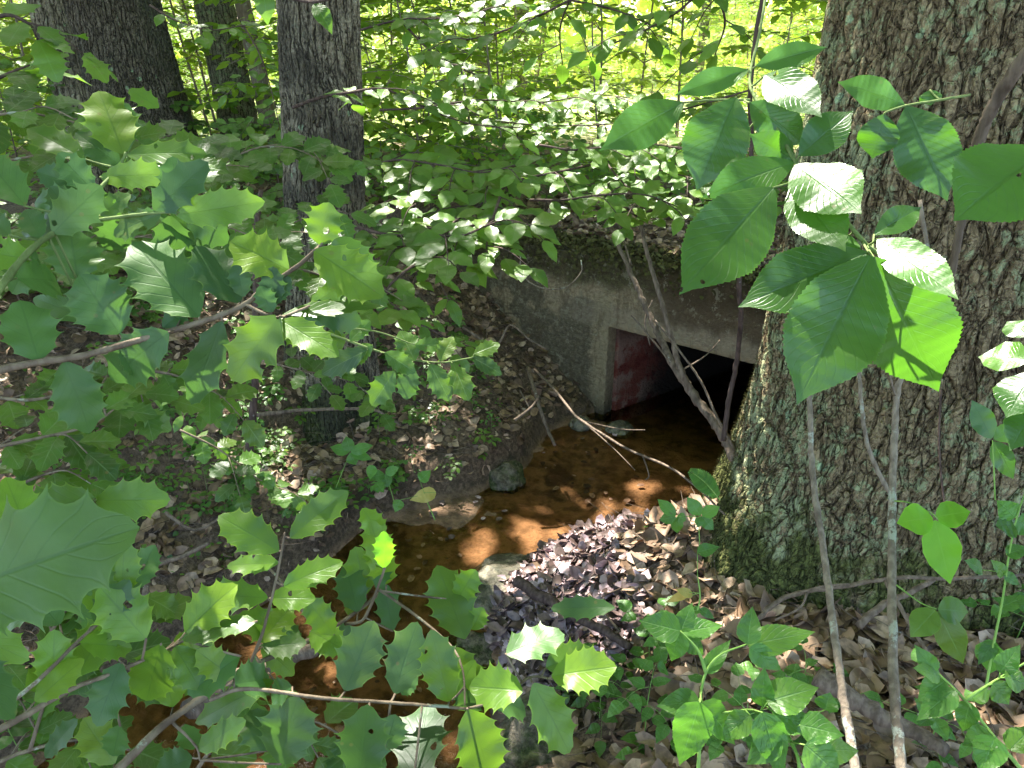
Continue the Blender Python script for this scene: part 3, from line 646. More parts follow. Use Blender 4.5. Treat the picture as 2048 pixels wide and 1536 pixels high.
branch_thing('holly_branch', 'thick grey holly branch slanting up from the bottom edge, with an upright leafy shoot', 'branch',
  [([(215, 1570, .82), (250, 1525, .84), (330, 1448, .87), (420, 1385, .90), (500, 1332, .93), (600, 1290, .96), (690, 1240, 1.0), (770, 1178, 1.04)], .0052, .002),
   ([(500, 1330, .93), (525, 1265, .92), (545, 1190, .92), (562, 1110, .92), (570, 1065, .92)], .0022, .0012), ([(690, 1248, 1.0), (725, 1240, .99), (750, 1190, .97), (770, 1130, .95), (768, 1090, .95)], .0022, .0012),
   ([(340, 1440, .88), (390, 1490, .88), (400, 1520, .88)], .0018, .001), ([(640, 1270, .98), (560, 1160, 1.05), (490, 1090, 1.1)], .0028, .0014)],
  [(558, 1102, 436, 1030, 82, .92), (558, 1126, 452, 1130, 52, .92), (580, 1076, 694, 980, 68, .92), (567, 1172, 684, 1122, 62, .92), (536, 1196, 405, 1186, 70, .92), (540, 1196, 630, 1196, 58, .93), (668, 1270, 612, 1195, 60, .97), (548, 1360, 382, 1448, 62, .90),
   (395, 1500, 490, 1440, 62, .88), (385, 1515, 310, 1545, 70, .88, 'holly_dark'), (560, 1528, 592, 1398, 120, .88, 'holly_dark'), (540, 1500, 500, 1420, 90, .9, 'holly_dark'), (522, 1288, 590, 1352, 48, .94), (770, 1136, 740, 1040, 64, .95), (768, 1136, 768, 1064, 44, .93, 'lime'), (600, 1290, 540, 1235, 56, .96, 'holly_dark'),
   (620, 1262, 690, 1300, 66, .97, 'holly'), (425, 1385, 340, 1350, 50, .92), (785, 1262, 768, 1168, 54, 1.0, 'holly_dark'), (930, 1278, 876, 1128, 98, .98, 'holly'), (915, 1200, 950, 1140, 60, 1.0, 'holly'), (945, 1260, 965, 1215, 44, .99)],
  HK, mat['holly'], mat['twig'], .9, fill=16)
branch_thing('holly_branch', 'slender holly branch along the bottom centre, a dozen spiny leaves over the orange water', 'branch',
  [([(420, 1400, .84), (480, 1378, .84), (560, 1384, .85), (640, 1396, .85), (760, 1404, .85), (880, 1412, .85), (945, 1415, .85), (1010, 1390, .87), (1060, 1355, .88), (1105, 1358, .88)], .0024, .0012),
   ([(760, 1180, 1.0), (830, 1230, .96), (900, 1290, .92), (925, 1340, .89), (930, 1412, .86)], .002, .001)],
  [(690, 1382, 748, 1242, 98, .86, 'holly_dark'), (790, 1388, 832, 1245, 92, .86, 'holly_dark'), (898, 1404, 862, 1262, 80, .86), (1046, 1382, 938, 1372, 92, .86, 'holly'), (1012, 1308, 1128, 1262, 98, .87, 'holly_dark', 1), (1103, 1352, 1232, 1332, 88, .87), (1066, 1366, 1142, 1508, 94, .86),
   (720, 1560, 734, 1412, 104, .80, 'holly_dark'), (826, 1570, 855, 1402, 118, .80, 'holly_dark', 1), (935, 1418, 985, 1570, 108, .82), (770, 1500, 790, 1430, 70, .84, 'holly_dark'), (905, 1400, 950, 1320, 44, .9), (835, 1345, 800, 1390, 40, .9, 'holly_dark'), (1230, 1215, 1100, 1215, 50, 1.0, 'holly_dark')],
  HK, mat['holly'], mat['twig'], .85, fill=8)
branch_thing('holly_branch', 'small glossy holly branch in front of the leaf-littered bank, left of the culvert', 'branch',
  [([(560, 640, 1.35), (640, 660, 1.4), (720, 690, 1.42), (800, 715, 1.44), (880, 725, 1.45), (945, 715, 1.45)], .0028, .0014), ([(690, 655, 1.4), (760, 665, 1.42), (830, 690, 1.44)], .002, .001)],
  [(735, 700, 638, 748, 52, 1.42), (790, 742, 742, 812, 56, 1.42), (830, 722, 800, 660, 50, 1.44), (860, 728, 900, 802, 50, 1.43), (906, 728, 938, 800, 52, 1.44), (945, 715, 1005, 748, 36, 1.45), (948, 708, 1000, 686, 36, 1.45), (820, 730, 812, 800, 50, 1.42, 'holly_dark'), (700, 682, 740, 640, 40, 1.41), (770, 705, 832, 745, 44, 1.4),
   (880, 722, 905, 672, 40, 1.44, 'beech'), (640, 662, 600, 610, 46, 1.4, 'holly_dark'), (745, 690, 700, 725, 40, 1.42), (830, 690, 885, 690, 36, 1.44)],
  HK, mat['holly_small'], mat['green_twig'], 1.4, pr=.001)

# large-leaved sapling at the right
branch_thing('hickory_sapling', 'large toothed ribbed leaves of a young hickory hanging in front of the oak trunk', 'sapling',
  [([(1905, 560, .93), (1830, 540, .92), (1745, 500, .90), (1690, 440, .90), (1630, 380, .91), (1592, 325, .92), (1550, 250, .95), (1510, 195, .98), (1500, 150, 1.0), (1520, 60, 1.05), (1540, -60, 1.1)], .003, .0018),
   ([(1940, 190, .98), (1880, 200, .96), (1810, 212, .95), (1770, 225, .95)], .0018, .0012), ([(1500, 200, .97), (1430, 200, .97), (1365, 205, .98)], .0016, .001)],
  [(1368, 205, 1202, 296, 84, .98), (1472, 195, 1392, 378, 128, .95), (1498, 140, 1352, 186, 48, 1.0), (1512, 132, 1655, 92, 52, 1.0), (1530, 150, 1640, 222, 84, .97, 'hick', 1), (1500, 205, 1612, 290, 78, .95), (1598, 312, 1708, 218, 78, .91), (1588, 325, 1408, 388, 84, .92),
   (1590, 322, 1500, 268, 60, .94), (1590, 330, 1722, 420, 118, .90, 'hick', 1), (1582, 372, 1690, 496, 96, .90, 'hick', 1), (1548, 375, 1362, 584, 150, .88), (1748, 470, 1848, 408, 54, .92), (1755, 478, 1915, 588, 84, .88, 'hick', 1), (1735, 505, 1476, 612, 128, .87), (1742, 510, 1596, 806, 178, .84), (1748, 515, 1888, 794, 178, .85),
   (1812, 212, 1898, 400, 116, .95), (1810, 210, 1680, 160, 62, .97), (1768, 228, 1745, 318, 76, .95), (1860, 180, 1862, 210, 40, .97), (1700, 470, 1680, 500, 60, .93), (1462, 300, 1420, 330, 70, 1.0)],
  ('hick',), mat['hick'], mat['green_twig'], .9, halfw=.325, up=.35)
branch_thing('hickory_twig', 'broad ribbed leaf cut by the right edge beside a grey curved stem', 'twig',
  [([(2120, 150, .66), (2100, 230, .67), (2075, 280, .68)], .002, .0012)], [(2090, 300, 1915, 430, 190, .68), (2060, 268, 2120, 380, 90, .7)], ('hick',), mat['hick'], mat['green_twig'], .7, halfw=.325)
branch_thing('hickory_twig', 'shiny pale leaf cluster halfway up the right edge', 'twig',
  [([(2140, 850, .78), (2100, 780, .80), (2060, 700, .82), (2050, 640, .82)], .002, .0012)], [(2062, 720, 1955, 712, 80, .80, 'hick', 1), (2075, 740, 2010, 830, 90, .78, 'hick', 1), (2058, 672, 2012, 640, 50, .82, 'hick', 1), (2080, 800, 2020, 900, 70, .78)], ('hick',), mat['hick'], mat['green_twig'], .8, halfw=.325)

# stems in front of the trunk
def stemthing(name, label, cat, paths, m, group=None):
    t = thing(name, label, cat, tuple(P(*paths[0][0][0]))); T = Tubes()
    for pts, r0, r1 in paths: T.add([P(*q) for q in pts], (r0, r1), 9, 9, wob=r0 * .07, lump=.13)
    T.build('stem', m, t)
    if group: t['group'] = group
    return t
stemthing('bare_sapling', 'straighter right-hand one of the two bare grey saplings in front of the oak', 'sapling', [([(1805, 1560, 1.15), (1790, 1400, 1.22), (1784, 1200, 1.32), (1785, 1000, 1.42), (1790, 850, 1.46), (1800, 760, 1.46), (1830, 690, 1.46), (1860, 560, 1.46), (1840, 400, 1.46)], .0085, .004), ([(1790, 790, 1.45), (1770, 730, 1.4), (1720, 690, 1.36)], .002, .001)], mat['stem'])
stemthing('bare_sapling', 'thinner bent bare sapling in front of the oak, left of the straighter one', 'sapling', [([(1715, 1560, 1.12), (1692, 1430, 1.18), (1668, 1260, 1.26), (1648, 1110, 1.34), (1625, 950, 1.42), (1620, 820, 1.46), (1610, 700, 1.48), (1605, 560, 1.5)], .0072, .004)], mat['stem'])
stemthing('climbing_vine', 'smooth grey curved stem sweeping up to the right edge past the oak bark', 'vine', [([(1890, 600, 1.15), (1908, 520, 1.12), (1925, 430, 1.1), (1940, 350, 1.08), (1962, 270, 1.05), (1990, 205, 1.02), (2040, 130, .98), (2110, 30, .94)], .0045, .010)], mat['deadwood'])
stemthing('climbing_vine', 'thin crooked vine lying against the middle of the oak bark', 'vine', [([(1790, 1000, 1.86), (1765, 960, 1.86), (1735, 890, 1.86), (1722, 800, 1.86), (1715, 710, 1.87), (1700, 600, 1.88)], .006, .004)], mat['stem'])
stemthing('climbing_vine', 'hairline vine hanging down the right part of the oak bark', 'vine', [([(1882, 780, 1.8), (1878, 880, 1.8), (1885, 980, 1.8), (1898, 1050, 1.78)], .0025, .002)], mat['darkstem'])
stemthing('climbing_vine', 'pale thin vine low on the oak above the bare saplings', 'vine', [([(1870, 0, 2.0), (1862, 60, 2.0), (1870, 130, 2.0), (1862, 200, 2.0), (1885, 260, 2.0)], .005, .004)], mat['stem'])
stemthing('forked_sapling', 'bare forked sapling leaning left in front of the culvert mouth', 'sapling', [
  ([(1475, 930, 2.75), (1455, 885, 2.78), (1425, 840, 2.8), (1385, 785, 2.84), (1350, 735, 2.88), (1318, 670, 2.92), (1285, 600, 2.95), (1255, 530, 2.98), (1215, 440, 3.0), (1195, 400, 3.0)], .022, .005),
  ([(1385, 785, 2.84), (1362, 740, 2.82), (1345, 680, 2.82), (1322, 600, 2.82), (1295, 510, 2.82), (1280, 440, 2.82)], .012, .006), ([(1262, 530, 2.97), (1245, 470, 3.0), (1240, 430, 3.0)], .004, .002), ([(1350, 735, 2.88), (1280, 650, 2.9), (1262, 630, 2.9)], .004, .002),
  ([(1470, 900, 2.72), (1432, 830, 2.72), (1400, 760, 2.74), (1350, 690, 2.76), (1310, 640, 2.78)], .005, .003), ([(1362, 742, 2.82), (1410, 712, 2.8), (1440, 680, 2.8)], .0035, .0015)], mat['deadwood'])
stemthing('dark_sapling', 'thin dark upright sapling between the forked one and the oak foot', 'sapling', [([(1448, 880, 2.65), (1458, 800, 2.6), (1472, 730, 2.55), (1482, 640, 2.4), (1478, 560, 2.3), (1490, 440, 2.2), (1503, 300, 2.1), (1500, 200, 2.0), (1510, 80, 1.9), (1532, -40, 1.85)], .009, .005)], mat['darkstem'])

# trifoliate seedlings
def trifol(label, name, groups, m, stem, wk=1.0, sm='herbstem', d=1.0):
    t = thing(name, label, 'seedling', tuple(P(*stem[0]))); T = Tubes(); T.add([P(*q) for q in stem], (.0016, .0009), 6, 5)
    for cx, cy, tips, dd in groups:
        T.add([P(*min(stem, key=lambda q: math.hypot(q[0]-cx, q[1]-cy))), P(cx, cy, dd)], (.0009, .0007), 4, 2)
        for tx, ty, wd in tips: pleaf(t, (cx + (tx-cx)*.04, cy + (ty-cy)*.04), (tx, ty), wd * wk, dd, m, 'tri', halfw=.36, up=.3, fold=.1)
    T.build('stem', mat[sm], t); return t
trifol('bright lime three-leaved vine shoot high in front of the mossy oak foot', 'vine_seedling', [(1868, 1035, [(1795, 1045, 62), (1942, 1022, 54), (1902, 1170, 68)], 1.3)], mat['lime'], [(1790, 1002, 1.36), (1820, 1006, 1.33), (1868, 1030, 1.3), (1885, 1055, 1.3)])
trifol('green three-leaved vine shoot below the lime one, over the leaf litter', 'vine_seedling', [(1873, 1218, [(1822, 1272, 54), (1940, 1224, 54), (1932, 1332, 56)], 1.25)], mat['beech'], [(1793, 1170, 1.3), (1840, 1205, 1.27), (1873, 1218, 1.25)])
trifol('pair of small leafy sprigs in front of the sunlit leaf pile', 'vine_seedling', [(1353, 1033, [(1315, 998, 24), (1318, 1040, 24), (1355, 1068, 24), (1373, 1040, 22)], 2.0), (1402, 1032, [(1375, 995, 28), (1440, 1012, 26), (1428, 1060, 26), (1395, 1055, 18)], 2.0)], mat['herb'], [(1400, 1110, 2.1), (1398, 1060, 2.05), (1395, 1035, 2.0), (1353, 1033, 2.0)])
trifol('small dark-leaved seedling against the lower right bark of the oak', 'vine_seedling', [(1985, 880, [(1945, 800, 46), (2050, 850, 40), (2030, 960, 44)], 1.4)], mat['hick'], [(1990, 1000, 1.4), (1988, 940, 1.4), (1985, 880, 1.4)])
trifol('star-shaped pale seedling on the dark left bank', 'bank_seedling', [(700, 905, [(660, 893, 24), (692, 872, 24), (745, 890, 24), (712, 930, 26), (745, 918, 20)], 3.0)], mat['herb'], [(672, 975, 3.1), (690, 930, 3.05), (700, 905, 3.0)])
trifol('cut-leaved seedling low on the left bank above the dark undercut', 'bank_seedling', [(770, 948, [(738, 955, 22), (798, 935, 20), (775, 975, 24)], 2.9)], mat['herb'], [(790, 1010, 3.0), (780, 975, 2.95), (770, 948, 2.9)])

# broad-leaved herbs at the bottom right
def herb(label, stems, leaves, m='herb', name='leafy_herb'):
    t = thing(name, label, 'plant', tuple(P(*stems[0][0]))); T = Tubes(); aq = []
    for s_ in stems: aq += T.add([P(*q) for q in s_], (.0026, .0012), 6, 5)
    for lf in leaves:
        bx, by, tx, ty, wd, d = lf[:6]; A = P(bx, by, d); near = min(aq, key=lambda q: (q - A).length)
        if .002 < (near - A).length < .1: T.add([near, A], (.001, .0009), 4, 2)
        pleaf(t, (bx, by), (tx, ty), wd, d, mat[lf[6]] if len(lf) > 6 else mat[m], 'herb', halfw=.345, up=.5)
    T.build('stem', mat['herbstem'], t)
herb('tall branching herb at the bottom centre-right with a shiny crinkled pale leaf', [[(1395, 1560, 1.0), (1402, 1440, 1.0), (1400, 1400, 1.0), (1412, 1345, 1.0), (1440, 1310, 1.0), (1495, 1288, 1.0)], [(1412, 1345, 1.0), (1395, 1300, 1.0), (1360, 1262, 1.0)]],
  [(1495, 1290, 1632, 1262, 58, 1.0), (1495, 1288, 1505, 1212, 46, .99), (1500, 1295, 1566, 1342, 44, .99), (1410, 1345, 1462, 1278, 34, 1.0), (1398, 1402, 1312, 1412, 52, .98), (1400, 1405, 1358, 1536, 76, .95), (1405, 1405, 1475, 1492, 60, .97), (1360, 1262, 1278, 1240, 60, 1.0), (1360, 1265, 1340, 1325, 50, 1.0), (1362, 1262, 1385, 1205, 40, 1.02), (1365, 1265, 1448, 1248, 44, 1.03), (1370, 1275, 1410, 1310, 40, 1.03)])
herb('low leafy herb at the bottom, right of the pale crinkled leaf', [[(1600, 1580, .95), (1590, 1500, .97), (1520, 1425, .98), (1445, 1425, .98)], [(1590, 1500, .97), (1560, 1440, .99), (1530, 1410, 1.0)]],
  [(1535, 1405, 1638, 1372, 74, .97), (1525, 1412, 1528, 1335, 44, .98), (1545, 1430, 1640, 1450, 66, .96), (1525, 1425, 1565, 1555, 66, .95), (1600, 1450, 1690, 1470, 60, .95), (1610, 1490, 1690, 1560, 76, .93), (1500, 1430, 1440, 1480, 50, .97), (1560, 1470, 1490, 1530, 58, .95), (1650, 1420, 1660, 1385, 44, .98), (1640, 1500, 1720, 1500, 54, .95)])
herb('upright green-stemmed weed at the right edge of the view', [[(1968, 1400, 1.3), (1985, 1300, 1.3), (2005, 1200, 1.3), (2018, 1110, 1.3), (2035, 1030, 1.3), (2060, 960, 1.3)]],
  [(1985, 1285, 1978, 1350, 54, 1.3), (1990, 1282, 1955, 1330, 30, 1.3), (2000, 1215, 2060, 1190, 30, 1.3), (2008, 1150, 1985, 1120, 28, 1.3), (2008, 1148, 2040, 1170, 24, 1.3), (2012, 1108, 2060, 1095, 30, 1.3), (2030, 1035, 1995, 1000, 44, 1.3), (2034, 1040, 2065, 1060, 50, 1.3), (2028, 1050, 1992, 1050, 54, 1.3, 'hick'), (1965, 1140, 1930, 1120, 30, 1.32)])
herb('narrow-leaved herb in the bottom right corner', [[(2060, 1560, .95), (1985, 1470, .95), (1930, 1400, .95), (1880, 1350, .95)], [(1930, 1400, .95), (1985, 1365, .97), (2060, 1320, .97)]],
  [(1880, 1350, 1828, 1335, 40, .95), (1890, 1362, 1835, 1402, 50, .95), (1910, 1380, 1832, 1440, 52, .94), (1985, 1470, 1925, 1490, 50, .94), (1990, 1475, 1960, 1550, 60, .93), (1985, 1368, 2020, 1410, 46, .96), (2010, 1355, 2060, 1370, 48, .96), (1940, 1405, 1925, 1465, 44, .95), (2020, 1500, 2070, 1450, 50, .94), (2000, 1345, 2040, 1290, 40, .97), (1870, 1345, 1830, 1290, 36, .95)])
herb('small yellowing heart-leaved plant on the left bank edge above the water', [[(870, 1040, 2.9), (855, 1005, 2.85), (848, 985, 2.8)]], [(872, 985, 818, 1000, 30, 2.8, 'yellow'), (840, 962, 862, 940, 24, 2.8), (800, 1000, 790, 1025, 22, 2.8), (752, 965, 768, 985, 22, 2.85), (745, 930, 740, 960, 20, 2.85)])
herb('small green leaves at the lower right of the sunlit leaf pile', [[(1390, 1240, 1.9), (1400, 1195, 1.9), (1395, 1150, 1.9)]], [(1395, 1105, 1440, 1092, 26, 1.9), (1378, 1185, 1330, 1205, 18, 1.9, 'yellow'), (1385, 1190, 1352, 1178, 20, 1.9, 'yellow'), (1400, 1218, 1430, 1238, 18, 1.9), (1400, 1218, 1378, 1225, 16, 1.9)])

# ------------------------------------------------------------------ middle distance beech sprays
BK = dict(m=mat['beech'], sm=mat['darkstem'])
spray('beech_branch', 'beech branch crossing in front of the ridged grey trunk and drooping right over the bank', 'branch', [[(585, 215, 2.3), (640, 195, 2.35), (700, 185, 2.4), (765, 178, 2.45), (830, 205, 2.5), (890, 232, 2.6), (960, 252, 2.7), (1040, 255, 2.8)]], 'beech', .085, .055, twigs=4, tl=.22, **BK)
spray('beech_branch', 'layered beech branch just above the middle of the bank', 'branch', [[(1180, 330, 2.9), (1110, 345, 2.7), (1030, 360, 2.55), (940, 380, 2.45), (860, 400, 2.35), (790, 420, 2.3)], [(1030, 360, 2.55), (960, 410, 2.35), (900, 450, 2.2), (860, 490, 2.1)]], 'beech', .09, .05, twigs=5, tl=.26, **BK)
spray('beech_branch', 'beech branch with drooping leaf pair at the top left corner of the concrete', 'branch', [[(1000, 395, 2.3), (985, 440, 2.15), (975, 480, 2.05), (972, 505, 2.0)], [(985, 440, 2.15), (900, 465, 2.1), (820, 490, 2.05), (740, 500, 2.0)]], 'beech', .078, .05, twigs=3, tl=.18, **BK)
spray('beech_branch', 'beech branch hanging before the dark bank just right of the lime holly leaves', 'branch', [[(900, 500, 2.1), (850, 520, 1.95), (800, 550, 1.85), (770, 590, 1.8), (800, 620, 1.75)], [(850, 520, 1.95), (830, 560, 1.9), (815, 620, 1.8)]], 'beech', .075, .05, twigs=2, tl=.16, **BK)
spray('beech_branch', 'sun-caught beech sprig standing over the concrete lip at the centre', 'branch', [[(1290, 470, 2.9), (1270, 430, 2.8), (1230, 425, 2.7), (1185, 432, 2.6)], [(1270, 430, 2.8), (1330, 415, 2.75), (1390, 410, 2.7)]], 'beech', .08, .05, twigs=2, tl=.16, **BK)
spray('beech_branch', 'beech branch spreading towards the right under the large hickory leaves', 'branch', [[(1130, 300, 3.2), (1200, 310, 3.0), (1280, 330, 2.9), (1360, 350, 2.8), (1430, 370, 2.7)], [(1200, 310, 3.0), (1250, 370, 2.8), (1290, 400, 2.7)]], 'beech', .085, .055, twigs=4, tl=.24, **BK)
spray('beech_branch', 'overhanging beech branch across the top centre against the bright clearing', 'branch', [[(1180, -60, 2.4), (1140, 0, 2.5), (1120, 60, 2.6), (1125, 130, 2.8)], [(1140, 0, 2.5), (1060, 40, 2.5), (980, 70, 2.5), (880, 90, 2.5)], [(1140, 0, 2.5), (1230, 20, 2.5), (1300, 50, 2.5)]], 'beech', .09, .065, twigs=3, tl=.25, **BK)
spray('beech_branch', 'overhanging beech twig at the very top in front of the ridged grey trunk', 'branch', [[(500, -40, 1.6), (560, -12, 1.6), (620, 4, 1.6), (690, -8, 1.6)]], 'beech', .085, .06, twigs=0, camtilt=.8, droop=.35, **BK)
spray('beech_branch', 'overhanging beech branch across the top right above the hickory leaves', 'branch', [[(1420, -40, 2.2), (1360, 20, 2.3), (1290, 60, 2.4), (1220, 90, 2.5)], [(1420, -40, 2.2), (1450, 40, 2.3), (1430, 110, 2.4)]], 'beech', .085, .06, twigs=3, tl=.22, **BK)
spray('beech_branch', 'beech branch reaching across behind the hickory leaves at mid height', 'branch', [[(1500, 180, 3.6), (1400, 210, 3.5), (1300, 235, 3.4), (1200, 250, 3.3), (1080, 250, 3.2), (980, 240, 3.1)]], 'beech', .085, .05, twigs=6, tl=.3, **BK)
spray('beech_branch', 'dark overhanging beech branch in the top left corner', 'branch', [[(-60, 60, 1.5), (10, 30, 1.5), (60, 50, 1.5), (75, 80, 1.5)], [(-60, 190, 1.6), (10, 150, 1.6), (60, 130, 1.6)]], 'hollys', .085, .05, twigs=1, tl=.1, **BK)
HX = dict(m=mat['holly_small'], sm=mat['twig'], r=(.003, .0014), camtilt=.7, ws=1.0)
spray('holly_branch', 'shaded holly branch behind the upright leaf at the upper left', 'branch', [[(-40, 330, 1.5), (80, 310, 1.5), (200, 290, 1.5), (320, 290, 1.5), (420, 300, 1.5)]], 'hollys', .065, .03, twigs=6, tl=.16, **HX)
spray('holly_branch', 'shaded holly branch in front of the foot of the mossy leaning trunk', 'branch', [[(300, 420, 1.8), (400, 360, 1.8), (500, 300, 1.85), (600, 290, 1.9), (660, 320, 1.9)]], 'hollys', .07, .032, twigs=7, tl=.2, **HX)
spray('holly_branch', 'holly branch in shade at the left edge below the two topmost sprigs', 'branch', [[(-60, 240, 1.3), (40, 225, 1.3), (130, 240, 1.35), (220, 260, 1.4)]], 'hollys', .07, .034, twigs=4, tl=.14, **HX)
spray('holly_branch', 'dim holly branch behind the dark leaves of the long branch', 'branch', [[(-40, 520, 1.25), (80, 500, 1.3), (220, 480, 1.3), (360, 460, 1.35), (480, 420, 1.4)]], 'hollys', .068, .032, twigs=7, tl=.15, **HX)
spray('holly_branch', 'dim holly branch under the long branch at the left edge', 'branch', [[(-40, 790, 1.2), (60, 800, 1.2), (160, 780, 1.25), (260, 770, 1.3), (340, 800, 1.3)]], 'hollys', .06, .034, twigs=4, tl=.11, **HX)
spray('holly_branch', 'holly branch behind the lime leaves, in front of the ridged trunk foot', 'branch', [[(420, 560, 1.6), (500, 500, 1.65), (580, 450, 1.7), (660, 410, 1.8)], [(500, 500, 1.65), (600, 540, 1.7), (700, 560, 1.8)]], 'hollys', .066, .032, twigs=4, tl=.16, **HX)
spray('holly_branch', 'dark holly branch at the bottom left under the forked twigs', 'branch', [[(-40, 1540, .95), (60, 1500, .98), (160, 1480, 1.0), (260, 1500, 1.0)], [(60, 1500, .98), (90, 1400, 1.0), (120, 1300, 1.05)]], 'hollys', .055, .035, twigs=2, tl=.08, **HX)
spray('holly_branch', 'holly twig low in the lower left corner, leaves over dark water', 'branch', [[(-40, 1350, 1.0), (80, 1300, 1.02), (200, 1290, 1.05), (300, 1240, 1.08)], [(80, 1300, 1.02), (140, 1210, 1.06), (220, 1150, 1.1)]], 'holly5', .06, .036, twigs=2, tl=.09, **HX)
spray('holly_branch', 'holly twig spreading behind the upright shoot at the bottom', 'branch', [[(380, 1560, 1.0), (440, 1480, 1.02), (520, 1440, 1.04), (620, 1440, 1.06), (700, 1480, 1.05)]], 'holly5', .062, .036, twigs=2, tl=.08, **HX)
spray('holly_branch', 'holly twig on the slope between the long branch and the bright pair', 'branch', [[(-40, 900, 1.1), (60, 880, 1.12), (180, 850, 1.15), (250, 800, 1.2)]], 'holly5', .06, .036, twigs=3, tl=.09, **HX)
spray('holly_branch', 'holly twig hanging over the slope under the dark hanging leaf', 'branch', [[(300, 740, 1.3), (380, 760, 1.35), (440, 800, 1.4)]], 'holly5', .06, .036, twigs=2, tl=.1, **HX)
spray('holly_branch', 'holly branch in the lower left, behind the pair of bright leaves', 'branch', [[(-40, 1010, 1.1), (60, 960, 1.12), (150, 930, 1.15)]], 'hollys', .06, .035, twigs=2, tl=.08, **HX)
BX = dict(m=mat['beech'], sm=mat['darkstem'], camtilt=.55)
spray('beech_branch', 'beech branch fanning over the bank top just right of the ridged trunk', 'branch', [[(740, 330, 2.7), (800, 320, 2.6), (880, 330, 2.5), (960, 345, 2.4), (1030, 330, 2.35)]], 'beech', .09, .045, twigs=6, tl=.25, **BX)
spray('beech_branch', 'beech branch low over the bank, ending at the concrete top', 'branch', [[(700, 450, 2.2), (780, 470, 2.1), (860, 470, 2.05), (930, 470, 2.0), (990, 440, 2.0)]], 'beech', .085, .042, twigs=6, tl=.2, **BX)
spray('beech_branch', 'sunlit beech branch over the centre of the culvert roof', 'branch', [[(1080, 290, 2.9), (1150, 300, 2.8), (1230, 290, 2.8), (1320, 290, 2.8), (1400, 310, 2.8)]], 'beech', .09, .045, twigs=7, tl=.26, **BX)
spray('beech_branch', 'beech branch above the concrete lip, right of the drooping leaf pair', 'branch', [[(1060, 400, 2.6), (1130, 400, 2.55), (1200, 390, 2.5), (1290, 390, 2.5), (1370, 420, 2.5)]], 'beech', .085, .048, twigs=4, tl=.2, **BX)
spray('beech_branch', 'beech branch high across the middle, before the sunlit thicket', 'branch', [[(760, 220, 3.2), (850, 215, 3.1), (960, 200, 3.1), (1080, 205, 3.1), (1190, 190, 3.1), (1290, 200, 3.1)]], 'beech', .085, .05, twigs=8, tl=.3, **BX)
spray('beech_branch', 'beech branch under the top edge right of the ridged trunk', 'branch', [[(720, 60, 3.0), (800, 40, 2.9), (900, 35, 2.9), (1010, 10, 2.8)], [(800, 40, 2.9), (870, 110, 2.9), (950, 150, 2.9)]], 'beech', .08, .055, twigs=5, tl=.25, **BX)
spray('beech_branch', 'beech branch hanging in the gap between the mossy and ridged trunks', 'branch', [[(480, 40, 4.2), (520, 110, 4.1), (545, 190, 4.0), (560, 260, 3.9)]], 'beech', .08, .05, twigs=5, tl=.3, **BX)
spray('beech_branch', 'beech branch at the top between the broad and mossy trunks', 'branch', [[(300, 10, 3.2), (350, 40, 3.2), (420, 60, 3.2), (490, 50, 3.2)]], 'beech', .07, .05, twigs=3, tl=.2, **BX)
spray('holly_branch', 'holly twig on the slope in front of the ridged trunk foot', 'branch', [[(520, 720, 2.3), (600, 740, 2.3), (690, 760, 2.35), (760, 800, 2.4)]], 'hollys', .065, .035, twigs=4, tl=.16, **HX)
spray('holly_branch', 'holly twig low on the slope above the upright shoot', 'branch', [[(360, 860, 2.0), (440, 900, 2.05), (520, 960, 2.1), (600, 990, 2.2)]], 'hollys', .06, .035, twigs=4, tl=.15, **HX)
spray('beech_branch', 'leafy twig over the bank left of the culvert face', 'branch', [[(760, 640, 2.6), (840, 650, 2.6), (900, 680, 2.65), (960, 700, 2.7)]], 'beech', .06, .04, twigs=3, tl=.14, **BX)
spray('beech_branch', 'leafy twig hanging over the far left of the slope', 'branch', [[(260, 720, 2.3), (330, 770, 2.3), (420, 830, 2.35)]], 'beech', .07, .04, twigs=3, tl=.15, **BX)
# understorey saplings on the bank top and over the culvert
HB = [
 ('low beech seedling on the bank top just left of the concrete corner', 860, 440, .42, 'beech'), ('beech seedling on the bank top behind the layered branch', 960, 380, .5, 'beech'),
 ('beech seedling over the culvert roof left of centre', 1090, 400, .38, 'beech'), ('beech seedling over the culvert roof at the centre', 1180, 370, .42, 'beech'), ('beech seedling over the culvert roof beneath the hickory leaves', 1330, 390, .38, 'beech'),
 ('beech seedling close to the right of the ridged grey trunk', 770, 400, .45, 'beech'), ('taller beech seedling behind the centre of the bank', 1040, 320, .6, 'beech'), ('beech seedling far over the culvert beside the oak', 1430, 350, .5, 'beech'),
 ('shaded beech seedling behind the hickory leaves at the oak', 1500, 420, .32, 'beech'), ('beech seedling at the back of the bank near the ridged trunk', 850, 320, .6, 'beech')]
for lab, px, py, hh, kd in HB:
    b = gpt(px, py + 30); shrub('beech_seedling', lab, 'seedling', b, hh, kd, .085, 8, .36, mat['beech'], mat['darkstem'], 'beech seedlings on the bank top', start=.35, r=.004, gap=.032, camtilt=.5)
HS = [('holly bush on the upper left bank between the broad trunk and the mossy trunk', 330, 350, .75), ('holly bush crowding the foot of the mossy trunk', 450, 360, .62), ('holly bush spreading below the ridged grey trunk', 560, 420, .55), ('holly bush at the left edge behind the large leaves', 60, 420, .9),
      ('low holly bush on the left bank slope behind the upright leaf', 200, 450, .6), ('small holly bush beside the ridged grey trunk', 660, 480, .45), ('holly bush low on the left slope behind the long branch', 60, 640, .5), ('sparse holly bush halfway down the left slope', 210, 600, .42), ('holly bush on the slope under the lime leaves', 400, 520, .5),
      ('dense holly bush on the bank top right of the ridged trunk foot', 520, 330, .6)]
